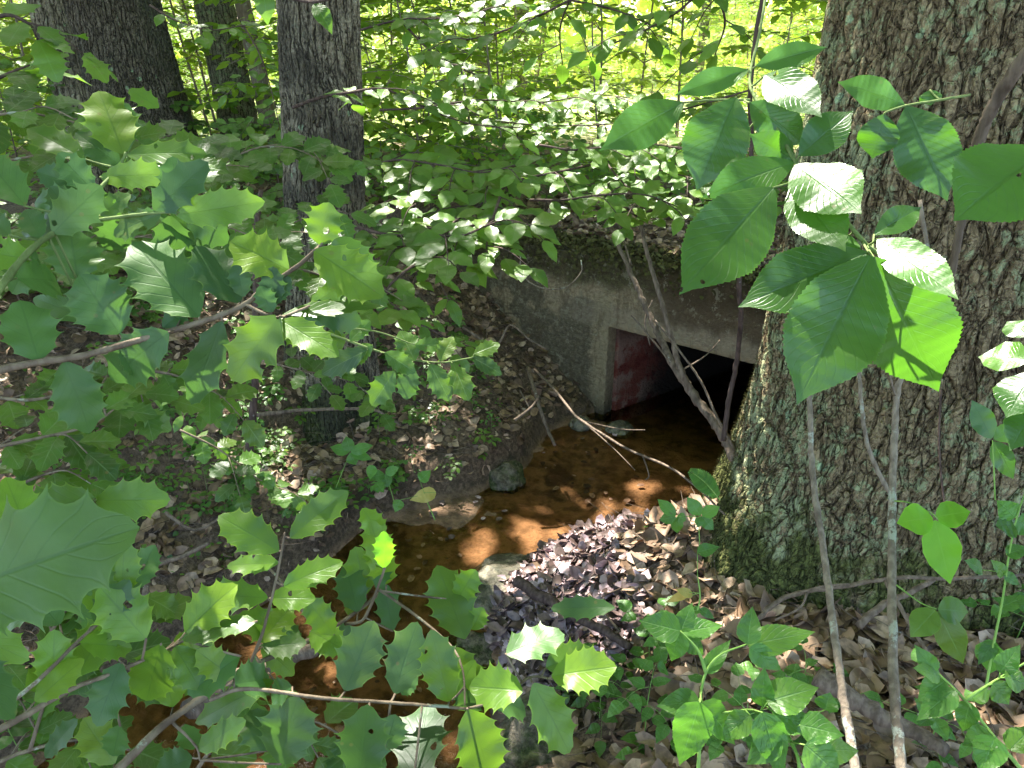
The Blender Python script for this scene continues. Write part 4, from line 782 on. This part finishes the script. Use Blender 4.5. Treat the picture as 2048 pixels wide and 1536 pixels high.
for lab, px, py, hh in HS:
    b = gpt(px, py); shrub('holly_bush', lab, 'bush', b, hh, 'hollys', .062, 11, .42, mat['holly_small'], mat['darkstem'], 'small holly bushes on the left bank', start=.12, r=.006, gap=.026, camtilt=.6)
SL = [('small leafy seedling on the dark slope, below the long holly branch', 480, 960, .16), ('heart-leaved seedling at the lower left of the slope', 300, 1000, .18), ('low seedling on the slope above the yellow leaf', 690, 1000, .14), ('seedling on the slope left of the culvert face', 880, 850, .14), ('low seedling among litter at mid slope', 560, 900, .12),
      ('seedling by the undercut edge of the bank', 900, 960, .12), ('pale seedling on the slope below the glossy holly', 760, 880, .16), ('seedling high on the slope by the concrete', 900, 640, .16), ('broad-leaved seedling in the left slope shade', 420, 1010, .2), ('seedling at the foot of the ridged trunk', 610, 860, .12), ('tiny seedling near the mossy stone', 970, 905, .1), ('seedling on the slope under the small holly branch', 830, 790, .14)]
for lab, px, py, hh in SL:
    b = gpt(px, py); shrub('bank_seedling', lab, 'seedling', b, hh, 'small', .035, 6, .09, mat['beech'], mat['green_twig'], 'seedlings on the left bank slope', r=.0016, gap=.02, twig=False)
for k in range(120):
    b = gpt(rng.uniform(120, 1000), rng.uniform(600, 1080))
    if b.z < -.42 or inside((b.x, b.y)) or (Vector((b.x, b.y)) - CORN).dot(FN) > -.05: continue
    shrub('litter_seedling', 'tiny leafy seedling poking through the litter of the left bank slope', 'seedling', b, rng.uniform(.05, .14), rng.choice(('small', 'heart')), rng.uniform(.02, .04), 5, .06, mat[rng.choice(('beech', 'herb', 'hick'))], mat['green_twig'], 'tiny seedlings over the left bank slope', r=.0012, gap=.016, twig=False, camtilt=.5)
for lab, px, py, hh, l in [('dim leafy undergrowth plant at the bottom, behind the herb stems', 1290, 1490, .22, .055), ('dim undergrowth plant at the bottom centre below the drooping holly leaf', 1200, 1440, .2, .05), ('undergrowth plant at the bottom under the branching herb', 1480, 1500, .15, .05), ('undergrowth plant by the leaf pile corner', 1300, 1330, .2, .06),
      ('shaded plant in the lower left corner', 40, 1500, .3, .07), ('leafy weed in front of the oak foot at the right edge', 2030, 1280, .2, .05), ('undergrowth plant in the gap by the mossy root', 1600, 1400, .12, .045), ('low weed at the bottom right among the litter', 1860, 1500, .14, .05)]:
    b = gpt(px, py); shrub('undergrowth_plant', lab, 'plant', b, hh, 'heart', l, 6, .16, mat['herb'] if px > 1250 else mat['hick'], mat['herbstem'], 'leafy plants on the near ground', r=.002, gap=.04, twig=False)

# ------------------------------------------------------------------ stones, sticks
def rock(label, c, r, sq, m, seed, name='mossy_stone'):
    bm = bmesh.new(); bmesh.ops.create_icosphere(bm, subdivisions=5, radius=1)
    for v in bm.verts:
        p = v.co.copy(); k = 1 + .38 * noise.noise(p * .9 + Vector((seed, 0, 0))) + .16 * noise.noise(p * 2.3 + Vector((0, seed, 0))) + .06 * noise.noise(p * 6) + .03 * noise.noise(p * 15)
        v.co = Vector((p.x * r * k, p.y * r * k * sq[0], p.z * r * k * sq[1]))
    me = bpy.data.meshes.new(name); bm.to_mesh(me); bm.free(); me.polygons.foreach_set('use_smooth', [True] * len(me.polygons)); me.materials.append(m)
    o = bpy.data.objects.new(name, me); C.objects.link(o); o.location = c; o.rotation_euler = (0, 0, seed); return props(o, label, 'stone')
M = NM('mossy_stone'); co = M.obj(); a = M.noise(co, 8, 6, .7); b = M.noise(co, 40, 5, .7)
col = M.mix(M.step(b, .35, .65), (.07, .06, .04), (.20, .17, .125)); col = M.mix(M.step(a, .42, .56), col, M.mix(M.step(b, .4, .6), (.03, .04, .012), (.085, .10, .035))); mat['stone'] = M.done(M.bsdf(col, .8, M.bump(M.math('ADD', a, b), .9, .02), .3))
M = NM('wet_stone'); co = M.obj(); a = M.noise(co, 6, 6, .7); b = M.noise(co, 30, 5, .7)
col = M.mix(M.step(b, .35, .65), (.09, .08, .055), (.27, .24, .17)); col = M.mix(M.step(a, .5, .6), col, (.05, .055, .03)); mat['wet'] = M.done(M.bsdf(col, .4, M.bump(M.math('ADD', a, b), .9, .02), .5))
p = Gz(1015, 925, -.45); rock('mossy rounded stone at the water edge under the left bank', (p.x, p.y, -.54), .115, (.9, .8), mat['stone'], 1)
p = Gz(1010, 1150, -.5); rock('broad pale wet stone in the stream beside the leaf pile', (p.x, p.y, -.60), .20, (1.2, .55), mat['wet'], 2.2, 'wet_stone')
p = Gz(1160, 845, -.52); rock('small round stone at the foot of the culvert face', (p.x, p.y, -.54), .06, (.9, 1), mat['wet'], 3.1, 'wet_stone')
p = Gz(960, 1290, -.55); rock('half-sunk mossy stone in the stream behind the upright holly leaf', (p.x, p.y, -.62), .15, (1.2, .55), mat['stone'], 4.4)
p = Gz(1090, 1440, -.4); rock('dark mossy stone at the bottom centre on the creek edge', (p.x, p.y, -.52), .16, (1.1, .8), mat['stone'], 5.7)
p = Gz(1500, 1330, -.08); rock('moss-covered root hump below the oak behind the herbs', (p.x, p.y, -.16), .16, (.8, .55), mat['stone'], 7.3)
p = Gz(1240, 850, -.52); rock('broken rubble stone under the red culvert wall', (p.x, p.y, -.56), .07, (1.2, .7), mat['wet'], 8.3, 'wet_stone')
def stick(label, pts, r0, r1, m='deadwood', name='fallen_stick', subs=()):
    T = Tubes(); q = [P(*a) for a in pts]; T.add(q, (r0, r1), 8, 5, wob=r0 * .12, lump=.12)
    for sb in subs: T.add([P(*a) for a in sb], (r0 * .5, r1 * .6), 6, 4)
    return props(T.build(name, mat[m]), label, 'stick')
stick('straight brown stick leaning from the culvert face into the water', [(1055, 735, 4.15), (1075, 800, 3.9), (1092, 850, 3.85), (1110, 892, 3.8)], .011, .008, subs=[])
stick('long thin bare branch sloping from the culvert face across the water to the oak foot', [(1070, 740, 4.1), (1110, 780, 3.7), (1150, 830, 3.4), (1200, 865, 3.2), (1270, 905, 3.0), (1340, 935, 2.8), (1400, 980, 2.65), (1450, 1030, 2.5)], .0065, .0035, subs=[[(1150, 830, 3.4), (1220, 890, 3.2), (1270, 940, 3.1)], [(1285, 910, 2.95), (1298, 950, 2.95), (1290, 960, 2.95)], [(1165, 842, 3.4), (1240, 858, 3.3), (1290, 860, 3.2)]])
stick('dark wet stick lying across the shaded side of the leaf pile', [(1035, 1165, 2.75), (1085, 1195, 2.65), (1140, 1225, 2.55), (1200, 1258, 2.45), (1262, 1292, 2.38)], .022, .012, 'darkstem')
stick('thin pale stick on the leaf pile pointing down right', [(1178, 1190, 2.6), (1210, 1230, 2.5), (1240, 1262, 2.4)], .006, .004)
stick('thick pale fallen branch on the litter at the lower right', [(1640, 1355, 1.62), (1700, 1395, 1.6), (1760, 1430, 1.58), (1830, 1465, 1.55), (1890, 1500, 1.5)], .022, .014, 'deadwood')
stick('thin grey twig arching across the mossy oak foot', [(1515, 1238, 1.75), (1560, 1200, 1.78), (1615, 1182, 1.76), (1700, 1170, 1.72), (1800, 1155, 1.7), (1900, 1158, 1.72), (2050, 1150, 1.72)], .006, .004, subs=[[(1615, 1182, 1.76), (1600, 1215, 1.72), (1550, 1240, 1.72)], [(1710, 1168, 1.72), (1650, 1172, 1.72), (1600, 1185, 1.74)]])
stick('grey lichen-covered stick leaning behind the two bare saplings at the oak foot', [(1715, 1250, 1.8), (1760, 1215, 1.82), (1810, 1190, 1.82), (1870, 1158, 1.84)], .010, .006)
stick('slanting bare stick on the left slope under the small holly branch', [(880, 780, 3.7), (920, 740, 3.8), (960, 720, 3.9)], .008, .005)
stick('pale curved twig hanging before the upper left of the concrete', [(925, 655, 3.9), (990, 690, 3.9), (1020, 650, 3.9), (1060, 680, 3.85), (1092, 697, 3.85)], .007, .004)
stick('weathered forked stick on the slope near the water', [(1030, 840, 3.75), (1062, 815, 3.8), (1080, 790, 3.85)], .008, .005, subs=[[(1060, 818, 3.8), (1040, 780, 3.85)]])
stick('long brown stick lying along the left bank slope', [(500, 830, 3.2), (590, 822, 3.15), (680, 818, 3.1), (750, 820, 3.1), (800, 850, 3.1)], .009, .005)
stick('thin dead stick lying on the lower left slope', [(330, 1025, 2.7), (390, 1060, 2.7), (450, 1030, 2.75)], .007, .004)
stick('upright thin dark stem rising from the left slope behind the holly branch', [(498, 920, 3.1), (508, 800, 3.05), (512, 650, 3.0), (512, 500, 3.0), (520, 380, 3.0)], .017, .010, 'darkstem', 'dead_sapling')
stick('white-tipped broken stick in the lower left litter', [(290, 1195, 2.4), (300, 1140, 2.45), (370, 1110, 2.5), (420, 1085, 2.5)], .010, .006)
stick('mossy log end sunk in the water at the lower left', [(380, 1420, 2.0), (450, 1370, 2.1), (540, 1330, 2.2), (640, 1290, 2.3)], .03, .022, 'deadwood')
stick('thin stick standing in front of the red culvert wall', [(1300, 690, 3.6), (1290, 640, 3.6), (1305, 600, 3.6)], .004, .003)
stick('curled dry vine loop hanging on the upper concrete', [(1040, 510, 4.15), (1045, 550, 4.15), (1080, 575, 4.1), (1130, 575, 4.05), (1162, 545, 4.0), (1162, 520, 4.0)], .004, .003, 'stem')
stick('thin pale stick crossing the bottom right herbs', [(1770, 1160, 1.5), (1820, 1250, 1.45), (1880, 1340, 1.4), (1930, 1400, 1.35)], .004, .003)

# fern on the oak foot
fern = thing('small_fern', 'small sun-bleached fern frond at the left edge of the oak foot', 'fern', tuple(P(1440, 1000, 2.3))); Lv = Leaves(); T = Tubes(); fp = T.add([P(1440, 1000, 2.3), P(1410, 965, 2.3), P(1378, 940, 2.3)], (.0015, .0008), 5, 10)
for i in range(2, len(fp) - 1):
    d = (fp[i+1] - fp[i-1]).normalized(); u = Vector((-.2, -.7, .7)); s_ = d.cross(u).normalized(); k = math.sin(math.pi * (i / len(fp)) ** .8) + .15
    for sg in (-1, 1): Lv.add('small', fp[i], s_ * sg + d * .4, u, .03 * k, .75)
Lv.build('frond', mat['herb'], fern); T.build('stem', mat['herbstem'], fern)

# ------------------------------------------------------------------ leaf litter, moss, twiglets, ground cover
def wv_up(x, y):
    e = .03; return Vector((hz(x - e, y) - hz(x + e, y), hz(x, y - e) - hz(x, y + e), 2 * e)).normalized()
def litter(name, n, box, L, m, ok, kind='dead', lift=.012, curl=.5, label=None, cat=None):
    Lv = Leaves(); k = 0; tries = 0
    while k < n and tries < n * 12:
        tries += 1; x = rng.uniform(box[0], box[1]); y = rng.uniform(box[2], box[3])
        if not ok(x, y): continue
        nn = wv_up(x, y); a = rng.random() * 6.28; d = Vector((math.cos(a), math.sin(a), rng.uniform(-.3, .5)))
        nn = nn + rv(.55); Lv.add(kind, (x, y, hz(x, y) + rng.uniform(0, lift)), d, nn, rng.uniform(*L), rng.uniform(.7, 1.6), rng.uniform(-curl, curl) * 1.6, rng.uniform(-curl, curl * 1.6), rng.uniform(-.9, .9)); k += 1
    o = Lv.build(name, m); o['kind'] = 'stuff'; props(o, label, cat); return o
mouth = lambda x, y: -.15 < (Vector((x, y)) - CORN).dot(FS) < 1.45 and -.1 < (Vector((x, y)) - CORN).dot(FN) < .2
dry = lambda x, y: not inside((x, y)) and not mouth(x, y) and not (x - 1.35) ** 2 + (y - 2.35) ** 2 < .30
litter('leaf_litter', 17000, (-3.0, 2.6, .7, 5.6), (.025, .075), mat['dead'], lambda x, y: dry(x, y) and hz(x, y) > -.48, label='brown dead leaves littering the forest floor and banks', cat='leaf litter')
litter('leaf_litter', 5000, (.3, 2.8, .7, 2.6), (.04, .095), mat['dead'], lambda x, y: dry(x, y) and hz(x, y) > -.2, label='larger curled dead leaves at the foot of the oak, lower right', cat='leaf litter')
def pile_ok(x, y):
    return seg_d((x, y), R_EDGE) < .45 + .12 * n2(x, y, 4) and dry(x, y) and 1.9 < y < 3.02 and x > -.12 and x < 1.15
litter('leaf_pile', 5200, (-.15, 1.2, 1.9, 3.5), (.010, .065), mat['wetdead'], pile_ok, lift=.05, label='wet leaf pile heaped on the creek bar beside the oak, part in sunlight', cat='leaf pile')
litter('ground_cover', 2200, (-2.6, 1.6, 2.4, 5.4), (.012, .03), mat['beech'], lambda x, y: dry(x, y) and n2(x, y, 1.7, 4) > .02 and hz(x, y) > -.4, 'small', .03, .2, label='tiny green sprouts scattered over the bank', cat='ground cover')
litter('ground_cover', 5200, (-6, 6, 5.2, 9.5), (.03, .075), mat['beech'], lambda x, y: n2(x, y, .8, 4) > -.25, 'small', .16, .3, label='low green ground cover beyond the bank top', cat='ground cover')
# small twigs over the bank
T = Tubes()
for _ in range(4200):
    x = rng.uniform(-2.8, 2.2); y = rng.uniform(.9, 4.9)
    if not dry(x, y) or hz(x, y) < -.46: continue
    a = rng.random() * 6.28; l = rng.uniform(.04, .22); d = Vector((math.cos(a), math.sin(a), rng.uniform(-.15, .35))) * l; q = Vector((x, y, hz(x, y) + .015)); e = q + d; e.z = max(e.z, hz(e.x, e.y) + .008)
    T.add([q, q.lerp(e, .5) + rv(l * .08), e], (rng.uniform(.001, .003), .0008), 4, 2)
o = T.build('twig_litter', mat['deadwood']); o['kind'] = 'stuff'; props(o, 'small dead twigs strewn over both banks', 'twigs')
# moss and rootlets along the top of the headwall and the oak's left flank
Lv = Leaves()
for _ in range(5200):
    s_ = rng.uniform(-1.0, 2.0); n_ = rng.uniform(-.05, .20); q = CORN + FS * s_ + FN * n_; z = .47 + .03 * noise.noise(Vector((s_ * 4, n_ * 5, 0))) - (max(0, .02 - n_) * rng.uniform(0, 2.2))
    Lv.add('blade' if rng.random() < .35 else 'dead', (q.x, q.y, z), Vector((rng.uniform(-1, 1), rng.uniform(-1, .3) - (.8 if n_ < .02 else 0), rng.uniform(-.7, .8))), rv(1) + UPV, rng.uniform(.012, .04), rng.uniform(.8, 1.6), 1.0 * rng.random(), .3)
M = NM('moss'); at = M.n('ShaderNodeAttribute', attribute_name='lv'); col = M.mix(at.outputs[2], (.035, .028, .014), (.15, .15, .045)); mat['moss'] = M.done(M.bsdf(col, .9, None, .15))
o = Lv.build('moss_fringe', mat['moss']); o['kind'] = 'stuff'; props(o, 'moss and rootlets fringing the top edge of the concrete headwall', 'moss')
Lv = Leaves()
for _ in range(9000):
    a = rng.uniform(2.5, 5.3); z = rng.uniform(-.15, 1.0) ** 1; r_ = np.interp(z + .12, [0, .25, .55, .85, 1.4], [.61, .57, .53, .505, .47]) * (1 + oakb(a, z + .12)) + .004
    if noise.noise(Vector((math.cos(a) * 3, math.sin(a) * 3, z * 2.5))) < -.05 + .5 * z - (.45 if a < 3.5 else 0): continue
    q = Vector((1.35 + math.cos(a) * r_, 2.35 + math.sin(a) * r_, z)); nn = Vector((math.cos(a), math.sin(a), .3))
    Lv.add('blade', q, nn + rv(.9), rv(1), rng.uniform(.006, .018), 2.2, .5, 0)
o = Lv.build('moss_fuzz', mat['moss'], oak)
# leaf scraps and pebbles in the stream
Lv = Leaves()
for _ in range(900):
    x = rng.uniform(-1.8, 1.3); y = rng.uniform(1.0, 4.0)
    if not inside((x, y)) or n2(x, y, 1.6, 2) < -.05: continue
    Lv.add('dead', (x, y, hz(x, y) + rng.uniform(.003, .02)), Vector((rng.uniform(-1, 1), rng.uniform(-1, 1), rng.uniform(-.05, .1))), UPV + rv(.25), rng.uniform(.015, .05), 1.1, .2, .1)
o = Lv.build('sunken_leaves', mat['wetdead']); o['kind'] = 'stuff'; props(o, 'dark sodden leaves lying on the sandy stream bed', 'leaf litter')

# ------------------------------------------------------------------ sunlit background
TH = []
for k in range(145):
    y = rng.uniform(5.9, 15); x = rng.uniform(-.72, .62) * y
    TH.append((x, y))
for k, (x, y) in enumerate(TH):
    side = 'left' if x < -y * .25 else ('right' if x > y * .2 else 'centre')
    lab = {'left': 'bright leafy sapling in the sunlit thicket seen between the left trunks', 'centre': 'bright leafy sapling in the sunlit thicket beyond the bank top', 'right': 'bright leafy sapling in the sunlit thicket just left of the oak'}[side]
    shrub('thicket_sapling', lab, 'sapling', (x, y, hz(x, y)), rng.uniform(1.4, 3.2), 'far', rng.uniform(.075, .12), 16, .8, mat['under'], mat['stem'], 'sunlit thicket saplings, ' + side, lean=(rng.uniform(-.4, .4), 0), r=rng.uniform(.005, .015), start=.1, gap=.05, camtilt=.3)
for k in range(9):
    y = rng.uniform(10, 20); x = rng.uniform(-.5, .45) * y
    bgtree('slender pale trunk standing in the sunlit clearing', x, y, [(-.1, rng.uniform(.06, .13)), (3, .07), (7, .03)], mat['moss_bark'], 24, (rng.uniform(-.05, .05), 0), .2, crown=False, name='distant_tree', group='slender trunks in the clearing')
# distant wood, one mass
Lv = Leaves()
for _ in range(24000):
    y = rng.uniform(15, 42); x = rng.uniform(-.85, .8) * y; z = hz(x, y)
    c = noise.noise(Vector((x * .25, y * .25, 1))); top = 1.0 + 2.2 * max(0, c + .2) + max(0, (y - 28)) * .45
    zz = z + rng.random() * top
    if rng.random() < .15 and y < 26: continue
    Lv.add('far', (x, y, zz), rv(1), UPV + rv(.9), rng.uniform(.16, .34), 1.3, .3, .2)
for _ in range(22000):  # tall tier above the view, added to keep bright sky out of the creek's reflection
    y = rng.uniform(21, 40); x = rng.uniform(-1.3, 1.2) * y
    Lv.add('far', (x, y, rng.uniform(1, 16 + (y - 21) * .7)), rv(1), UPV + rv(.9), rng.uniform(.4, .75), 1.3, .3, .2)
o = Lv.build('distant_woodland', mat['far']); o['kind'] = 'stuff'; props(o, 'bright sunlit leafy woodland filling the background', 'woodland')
litter('clearing_grass', 9000, (-12, 12, 7.5, 17), (.10, .28), mat['grass'], lambda x, y: n2(x, y, .6, 7) > -.2, 'blade', .02, .4, label='sunlit grass and weeds in the clearing', cat='grass')

# ------------------------------------------------------------------ unseen canopy added for shade, gaps carved along sun rays to chosen spots
def GD(px, py):
    q = gpt(px, py); return q
DAP = [(Vector((.35, 2.78, -.42)), .16), (Vector((.52, 2.66, -.38)), .20), (Vector((.22, 2.58, -.45)), .14), (Vector((.66, 2.86, -.40)), .16), (Vector((.36, 2.45, -.35)), .10), (GD(1240, 1045), .20), (GD(1330, 1070), .22), (GD(1200, 1110), .13), (GD(1160, 1150), .06), (GD(1385, 1150), .06), (GD(1140, 985), .09), (GD(1090, 1080), .04), (GD(1010, 1195), .05),
  (GD(440, 650), .16), (GD(480, 800), .16), (GD(575, 900), .07), (GD(600, 870), .06), (GD(860, 720), .07), (GD(620, 780), .07), (GD(200, 830), .08), (GD(960, 640), .05), (GD(10, 860), .10), (GD(295, 1140), .06), (GD(1180, 500), .05), (GD(1260, 500), .06), (GD(480, 740), .06), (GD(520, 860), .05), (GD(560, 930), .05), (GD(700, 850), .05), (GD(820, 860), .05), (GD(900, 800), .05), (GD(1180, 1060), .10), (GD(1290, 880), .03), (GD(330, 560), .06),
  (P(1655, 365, .9), .028), (P(1645, 440, .9), .032), (P(1840, 530, .88), .028), (P(1590, 190, .96), .028), (P(1420, 230, .95), .02), (P(1655, 730, .84), .014), (P(1480, 360, .92), .022), (P(2000, 740, .79), .05), (P(1510, 230, .96), .03),
  (P(840, 390, 2.4), .09), (P(1200, 440, 2.65), .09), (P(1380, 410, 2.75), .10), (P(1240, 250, 3.3), .14), (P(1060, 240, 3.0), .12), (P(985, 480, 2.1), .035), (P(930, 280, 2.7), .09), (P(1280, 350, 2.9), .10), (P(830, 230, 2.5), .05),
  (P(610, 660, .77), .022), (P(510, 670, .77), .018), (P(370, 380, .82), .02), (P(1580, 1272, 1.0), .03), (P(1390, 1460, .96), .04), (P(1540, 1320, .99), .015), (P(830, 1440, .82), .035), (P(1000, 1370, .86), .025), (P(920, 1430, .83), .012), (P(1100, 1290, .87), .022), (P(470, 1250, .86), .025), (P(1900, 1450, .95), .03), (P(2010, 1390, .96), .03),
  (P(1960, 260, 1.05), .03), (P(1940, 400, 1.1), .02), (P(1400, 810, 2.8), .05), (P(1425, 850, 2.8), .04), (P(1660, 200, 2.3), .04), (P(1500, 1500, 1.2), .05), (P(1700, 1490, 1.4), .03), (P(560, 1450, 2.1), .10), (P(740, 250, 3.4), .03), (P(780, 700, 1.42), .03)]
dpt = np.array([tuple(a) for a, _ in DAP]); drd = np.array([b for _, b in DAP]); Sv = np.array(tuple(S))
LOW = []
N = 24000
pts = np.stack([nr.uniform(-9.5, 6.5, N), nr.uniform(-4.5, 10.6, N), nr.uniform(5.0, 7.6, N)], 1)
# shade edge: what lies beyond about 7.5 m stays in the sun
gx = pts[:, :2] - Sv[None, :2] / Sv[2] * (pts[:, 2:3] - .5); keep = gx[:, 1] < 6.6 + 1.2 * np.sin(gx[:, 0] * 1.3)
sz = nr.uniform(.16, .30, N)
rel = pts[:, None, :] - dpt[None]; tt = (rel * Sv).sum(2); dist = np.sqrt(np.maximum(0, (rel ** 2).sum(2) - tt ** 2))
keep &= (dist - sz[:, None] * .48 > drd[None]).all(1)
pts = pts[keep]; sz = sz[keep]
# low boughs beyond the culvert, added out of view to darken the water's reflections
for _ in range(12000):
    x = rng.uniform(-6.5, 5.5); y = rng.uniform(6.6, 9.2); z = rng.uniform(2.15, 5.6); LOW.append((x, y, z, rng.uniform(.14, .26)))
pts = np.vstack([pts, np.array(LOW)[:, :3]]); sz = np.concatenate([sz, np.array(LOW)[:, 3]])
tc = np.array([c for _, c in trees]); own = np.argmin(((pts[:, None, :2] - tc[None]) ** 2).sum(2) + nr.uniform(0, 2.5, (len(pts), len(tc))), 1)
nlow = len(LOW); islow = np.arange(len(pts)) >= len(pts) - nlow
for k, low in [(k, low) for k in range(len(trees)) for low in (False, True)]:
    t, c = trees[k]; Lv = Leaves(); sel = (own == k) & (islow == low)
    for p_, s_ in zip(pts[sel], sz[sel]):
        a = rng.random() * 6.28; Lv.add('far', (p_[0] - math.cos(a) * s_ * .5, p_[1] - math.sin(a) * s_ * .5, p_[2]), (math.cos(a), math.sin(a), rng.uniform(-.4, .2)), UPV + rv(.5), s_, 1.5, .25, .15)
    if Lv.count(): Lv.build('bough_screen' if low else 'crown', mat['screen_bough' if low else 'canopy'], t)
